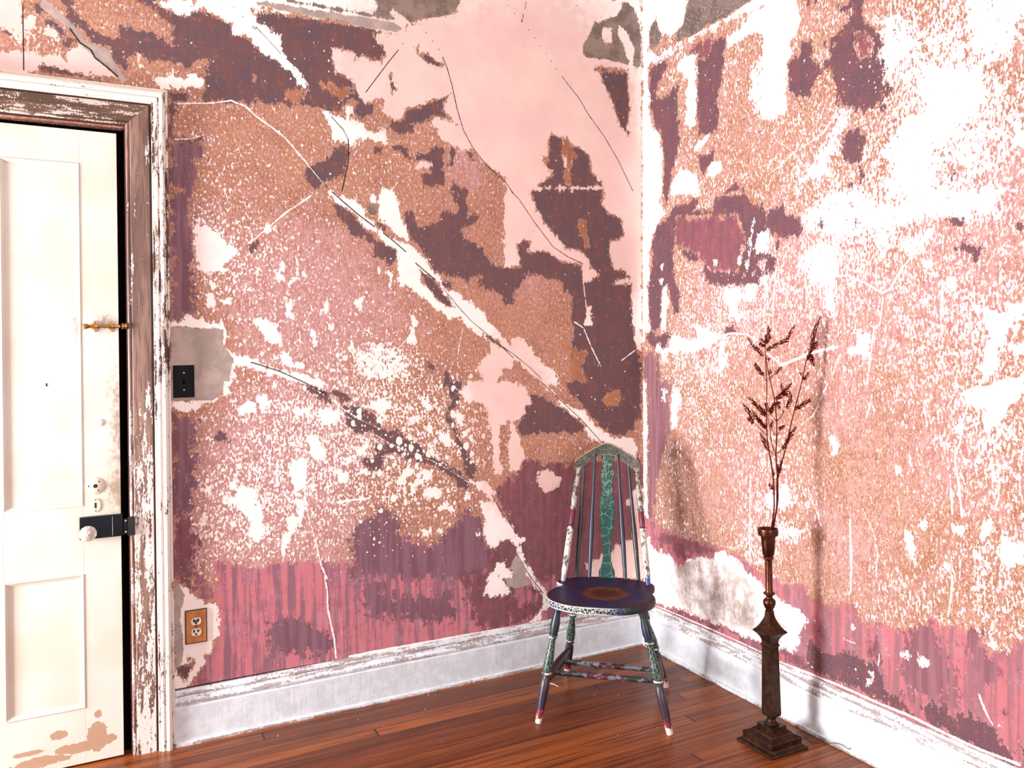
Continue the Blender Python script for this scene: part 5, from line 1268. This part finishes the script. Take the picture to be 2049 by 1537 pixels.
# crest rail: arched board
def interp(x, pts): xs = [p[0] for p in pts]; ys = [p[1] for p in pts]; return float(np.interp(x, xs, ys))
topc = [(0, .9635), (.012, .9622), (.028, .9565), (.0400, .9500), (.0535, .9432), (.07, .9325), (.093, .9205), (.110, .9100), (.122, .9000), (.131, .8895), (.1340, .880), (.1345, .868)]
botc = [(0, .9165), (.02, .915), (.035, .910), (.055, .900), (.0697, .890), (.085, .8785), (.0965, .8675), (.099, .8662), (.14, .866)]
us = sorted(set([round(q, 4) for q in list(np.linspace(-.132, .132, 41)) + [-.1345, .1345, -.0965, .0965, -.099, .099]]))
rings = []; rim = []
for u in us:
    t, b = interp(abs(u), topc), interp(abs(u), botc)
    f = lambda z: .352 + (z-.436)*.232 - 1.1*u*u
    e = .0025; h = .0085
    rings.append([(uc-.003+u, f(b)-h, b+e), (uc-.003+u, f(t)-h, t-e), (uc-.003+u, f(t)-h+e, t), (uc-.003+u, f(t)+h-e, t), (uc-.003+u, f(t)+h, t-e), (uc-.003+u, f(b)+h, b+e), (uc-.003+u, f(b)+h-e, b), (uc-.003+u, f(b)-h+e, b)])
m = MB(); m.loft(rings); cr = m.build('crest_rail', MAT['crest'], ch); cr.data.materials.append(MAT['rim'])
n8 = 8
for pi, pl in enumerate(cr.data.polygons):
    vs = set(v % n8 for v in pl.vertices)
    if len(pl.vertices) == 4 and vs in ({1, 2}, {2, 3}, {3, 4}, {6, 7}, {7, 0}, {5, 6}): pl.material_index = 1

# ------------------------------------------------------------------ floor stand
st = empty('floor_candlestick', (-.195, -.993, 0)); tag(st, 'tall dark bronze floor candlestick with stepped square base, holding dried stems', 'candlestick')
def sq(prof, name, mat): m = MB(); m.lathe((0, 0, 0), (0, 0, 1), prof, square=True); return m.build(name, mat, st, bevel=.0008, seg=1)
sq([(0, .0815), (.004, .083), (.008, .0815), (.013, .0705), (.017, .0690), (.017, .0675), (.033, .0675), (.0345, .0690), (.038, .0670), (.042, .0575), (.046, .0490), (.050, .0470), (.052, .0440), (.056, .0385), (.058, .0355), (.058, .0340), (.0705, .0340), (.0705, .010)], 'stepped_base', MAT['bronze'])
m = MB(); m.lathe((0, 0, 0), (0, 0, 1), [(.0700, .012), (.0705, .024), (.0755, .025), (.079, .022), (.082, .0165), (.090, .0145), (.097, .0165), (.100, .0195), (.1005, .010)], 28); m.build('foot_ring', MAT['bronze'], st, smooth=True)
sq([(.098, .012), (.099, .0205), (.106, .0228), (.110, .0228), (.330, .0197), (.3335, .0197), (.3345, .0215), (.338, .0228), (.3415, .0215), (.3435, .0200), (.350, .0200), (.356, .0212), (.364, .0245), (.373, .0305), (.3805, .0380), (.3835, .0410), (.3855, .0405), (.392, .0335), (.402, .0265), (.414, .0200), (.426, .0150), (.436, .0122), (.446, .0108), (.4465, .006)], 'square_column', MAT['bronze'])
m = MB(); m.lathe((0, 0, 0), (0, 0, 1), [(.445, .008), (.4455, .0125), (.448, .0150), (.452, .0150), (.4545, .0120), (.459, .0125), (.466, .0165), (.474, .0200), (.482, .0212), (.488, .0205), (.493, .0165), (.4955, .0125), (.500, .0105), (.503, .0105), (.506, .0125), (.5085, .0175), (.512, .0198), (.5155, .0180), (.5175, .0135), (.522, .0120), (.626, .0118), (.628, .0145), (.632, .0168), (.636, .0160), (.638, .0140), (.640, .0140)], 32); m.build('turned_stem', MAT['copper'], st, smooth=True)
m = MB(); m.lathe((0, 0, 0), (0, 0, 1), [(.638, .008), (.6385, .0150), (.643, .0180), (.650, .0200), (.690, .0235), (.705, .0245), (.708, .0262), (.710, .0325), (.716, .0335), (.730, .0340), (.7325, .0335), (.7325, .0315), (.727, .0290), (.712, .0220), (.680, .0190), (.660, .0160), (.658, .001)], 36); m.build('cup', MAT['copper'], st, smooth=True)

# ------------------------------------------------------------------ dried stems
roots = []
LAB = ['dried reddish brown stem leaning furthest left in the candlestick cup, with seed spikes', 'dried branching stem standing upright between the two others in the cup', 'dried stem leaning furthest right with one long tall seed spike']
pp = {}
for k, kind, s_ in STEMS: pp.setdefault(k, []).append((kind, [Vector(v)/1e4 for v in parse(s_)]))
def catmull(p, n=5):
    q = []
    for i in range(len(p)-1):
        p0 = p[max(i-1, 0)]; p1 = p[i]; p2 = p[i+1]; p3 = p[min(i+2, len(p)-1)]
        for j in range(n):
            t = j/n; q.append(.5*((2*p1)+(-p0+p2)*t+(2*p0-5*p1+4*p2-p3)*t*t+(-p0+3*p1-3*p2+p3)*t**3))
    q.append(p[-1]); return q
for k in (0, 1, 2):
    main = [p for kd, p in pp[k] if kd == 'stem'][0]
    base = main[0].copy(); base = Vector((-.195+(k-1)*.006, -.993+(k-1)*.004, .664)); 
    root = empty('dried_stem', base); tag(root, LAB[k], 'dried plant', 'dried stems in the candlestick')
    tr_ = lambda p: [q-base for q in p]
    m = MB(); path = catmull([base]+main[1:], 5); m.tube(tr_(path), .0029, 8, taper=.42)
    for kd, p in pp[k]:
        if kd == 'twig': m.tube(tr_(catmull(p, 4)), .0015, 6, taper=.6)
    m.build('stalk', MAT['stem'], root, smooth=True)
    for kd, p in pp[k]:
        if kd != 'frond': continue
        path = catmull(p, 8); L = [0]
        for a, b in zip(path, path[1:]): L.append(L[-1]+(b-a).length)
        m = MB(); m.tube(tr_(path), .0012, 5, taper=.4); d = 0.002; i = 0; tot = L[-1]; rn = random.Random(int(tot*1e5)); kk = 0
        size = .0108 if tot > .05 else .0085
        while d < tot:
            while i < len(L)-2 and L[i+1] < d: i += 1
            t = (d-L[i])/max(1e-9, L[i+1]-L[i]); c = path[i].lerp(path[i+1], t)-base; ax = (path[i+1]-path[i]).normalized()
            fall = 1.0 - .45*max(0, (d/tot-.55)/.45)
            for q in range(2):
                ang = kk*1.1 + q*PI + rn.uniform(-.3, .3); kk += 1
                pr = ax.orthogonal().normalized(); pr = Matrix.Rotation(ang, 3, ax) @ pr; sd = ax.cross(pr)
                s_ = size*fall*rn.uniform(.8, 1.15)
                b0 = c; b1 = c+pr*s_*.5+ax*s_*.30; b2 = c+pr*s_*.95+ax*s_*.75; wv = sd*s_*.26; th = ax*s_*.15
                n0 = len(m.v); m.v += [tuple(b0+th*.3), tuple(b1+wv), tuple(b1-wv), tuple(b1+th), tuple(b1-th*1.3), tuple(b2+th*.6)]
                m.f += [(n0, n0+1, n0+3), (n0, n0+3, n0+2), (n0, n0+4, n0+1), (n0, n0+2, n0+4), (n0+5, n0+3, n0+1), (n0+5, n0+2, n0+3), (n0+5, n0+1, n0+4), (n0+5, n0+4, n0+2)]
            d += .0027
        m.build('seed_spike', MAT['seed'], root)

# ------------------------------------------------------------------ small things on the floor
m = MB(); base = Vector((-.10, -1.03, 0))
pts = [(-.105, -1.02, .0015), (-.085, -1.005, .0015), (-.062, -1.02, .0015), (-.070, -1.045, .0015), (-.048, -1.065, .0016), (-.032, -1.085, .004), (-.0285, -1.115, .0165), (-.0255, -1.14, .020), (-.0245, -1.165, .017), (-.0245, -1.172, .026)]
m.tube([q-base for q in catmull([Vector(p) for p in pts], 6)], .0011, 6); wr_ = m.build('loose_wire', MAT['wire'], smooth=True); wr_.location = base
tag(wr_, 'thin brown loose wire running from behind the candlestick base to the baseboard', 'wire')
m = MB(); m.tube([Vector((0, 0, .0022)), Vector((.003, -.014, .005)), Vector((.008, -.028, .004)), Vector((.014, -.042, .0022))], .0022, 6, taper=.4); sv = m.build('wood_sliver', MAT['flake'], smooth=True); sv.location = (-.606, -.195, 0)
tag(sv, 'pale curved wood sliver on the floor beneath the chair', 'wood sliver')
FL = [(-1.383, -.123), (-1.316, -.223), (-1.669, -.110), (-1.174, -.434), (-1.136, -.165), (-1.052, -.065), (-1.078, -.051), (-.956, -.14), (-.425, -.415), (-.508, -.369), (-.134, -.531), (-.459, -.708), (-.615, -.685), (-.077, -.109)]
m = MB(); m.loft([[(-.0022, -.001, 0), (.001, -.0016, 0), (.0024, .0006, 0), (-.0006, .0018, 0)], [(-.0020, -.001, .0008), (.001, -.0013, .0014), (.0021, .0006, .0010), (-.0006, .0015, .0006)]])
f0 = m.build('paint_flake', MAT['flake']); tag(f0, 'tiny pale flake of old paint lying on the floorboards', 'paint flake', 'paint flakes scattered on the floorboards')
for i, (x, y) in enumerate(FL):
    f = f0 if i == 0 else f0.copy()
    if i: C.objects.link(f)
    f.location = (x, y, 0); f.rotation_euler = (0, 0, i*1.3); s_ = (1.0, .8, 1.2, .7)[i % 4]; f.scale = (s_, s_, 1)
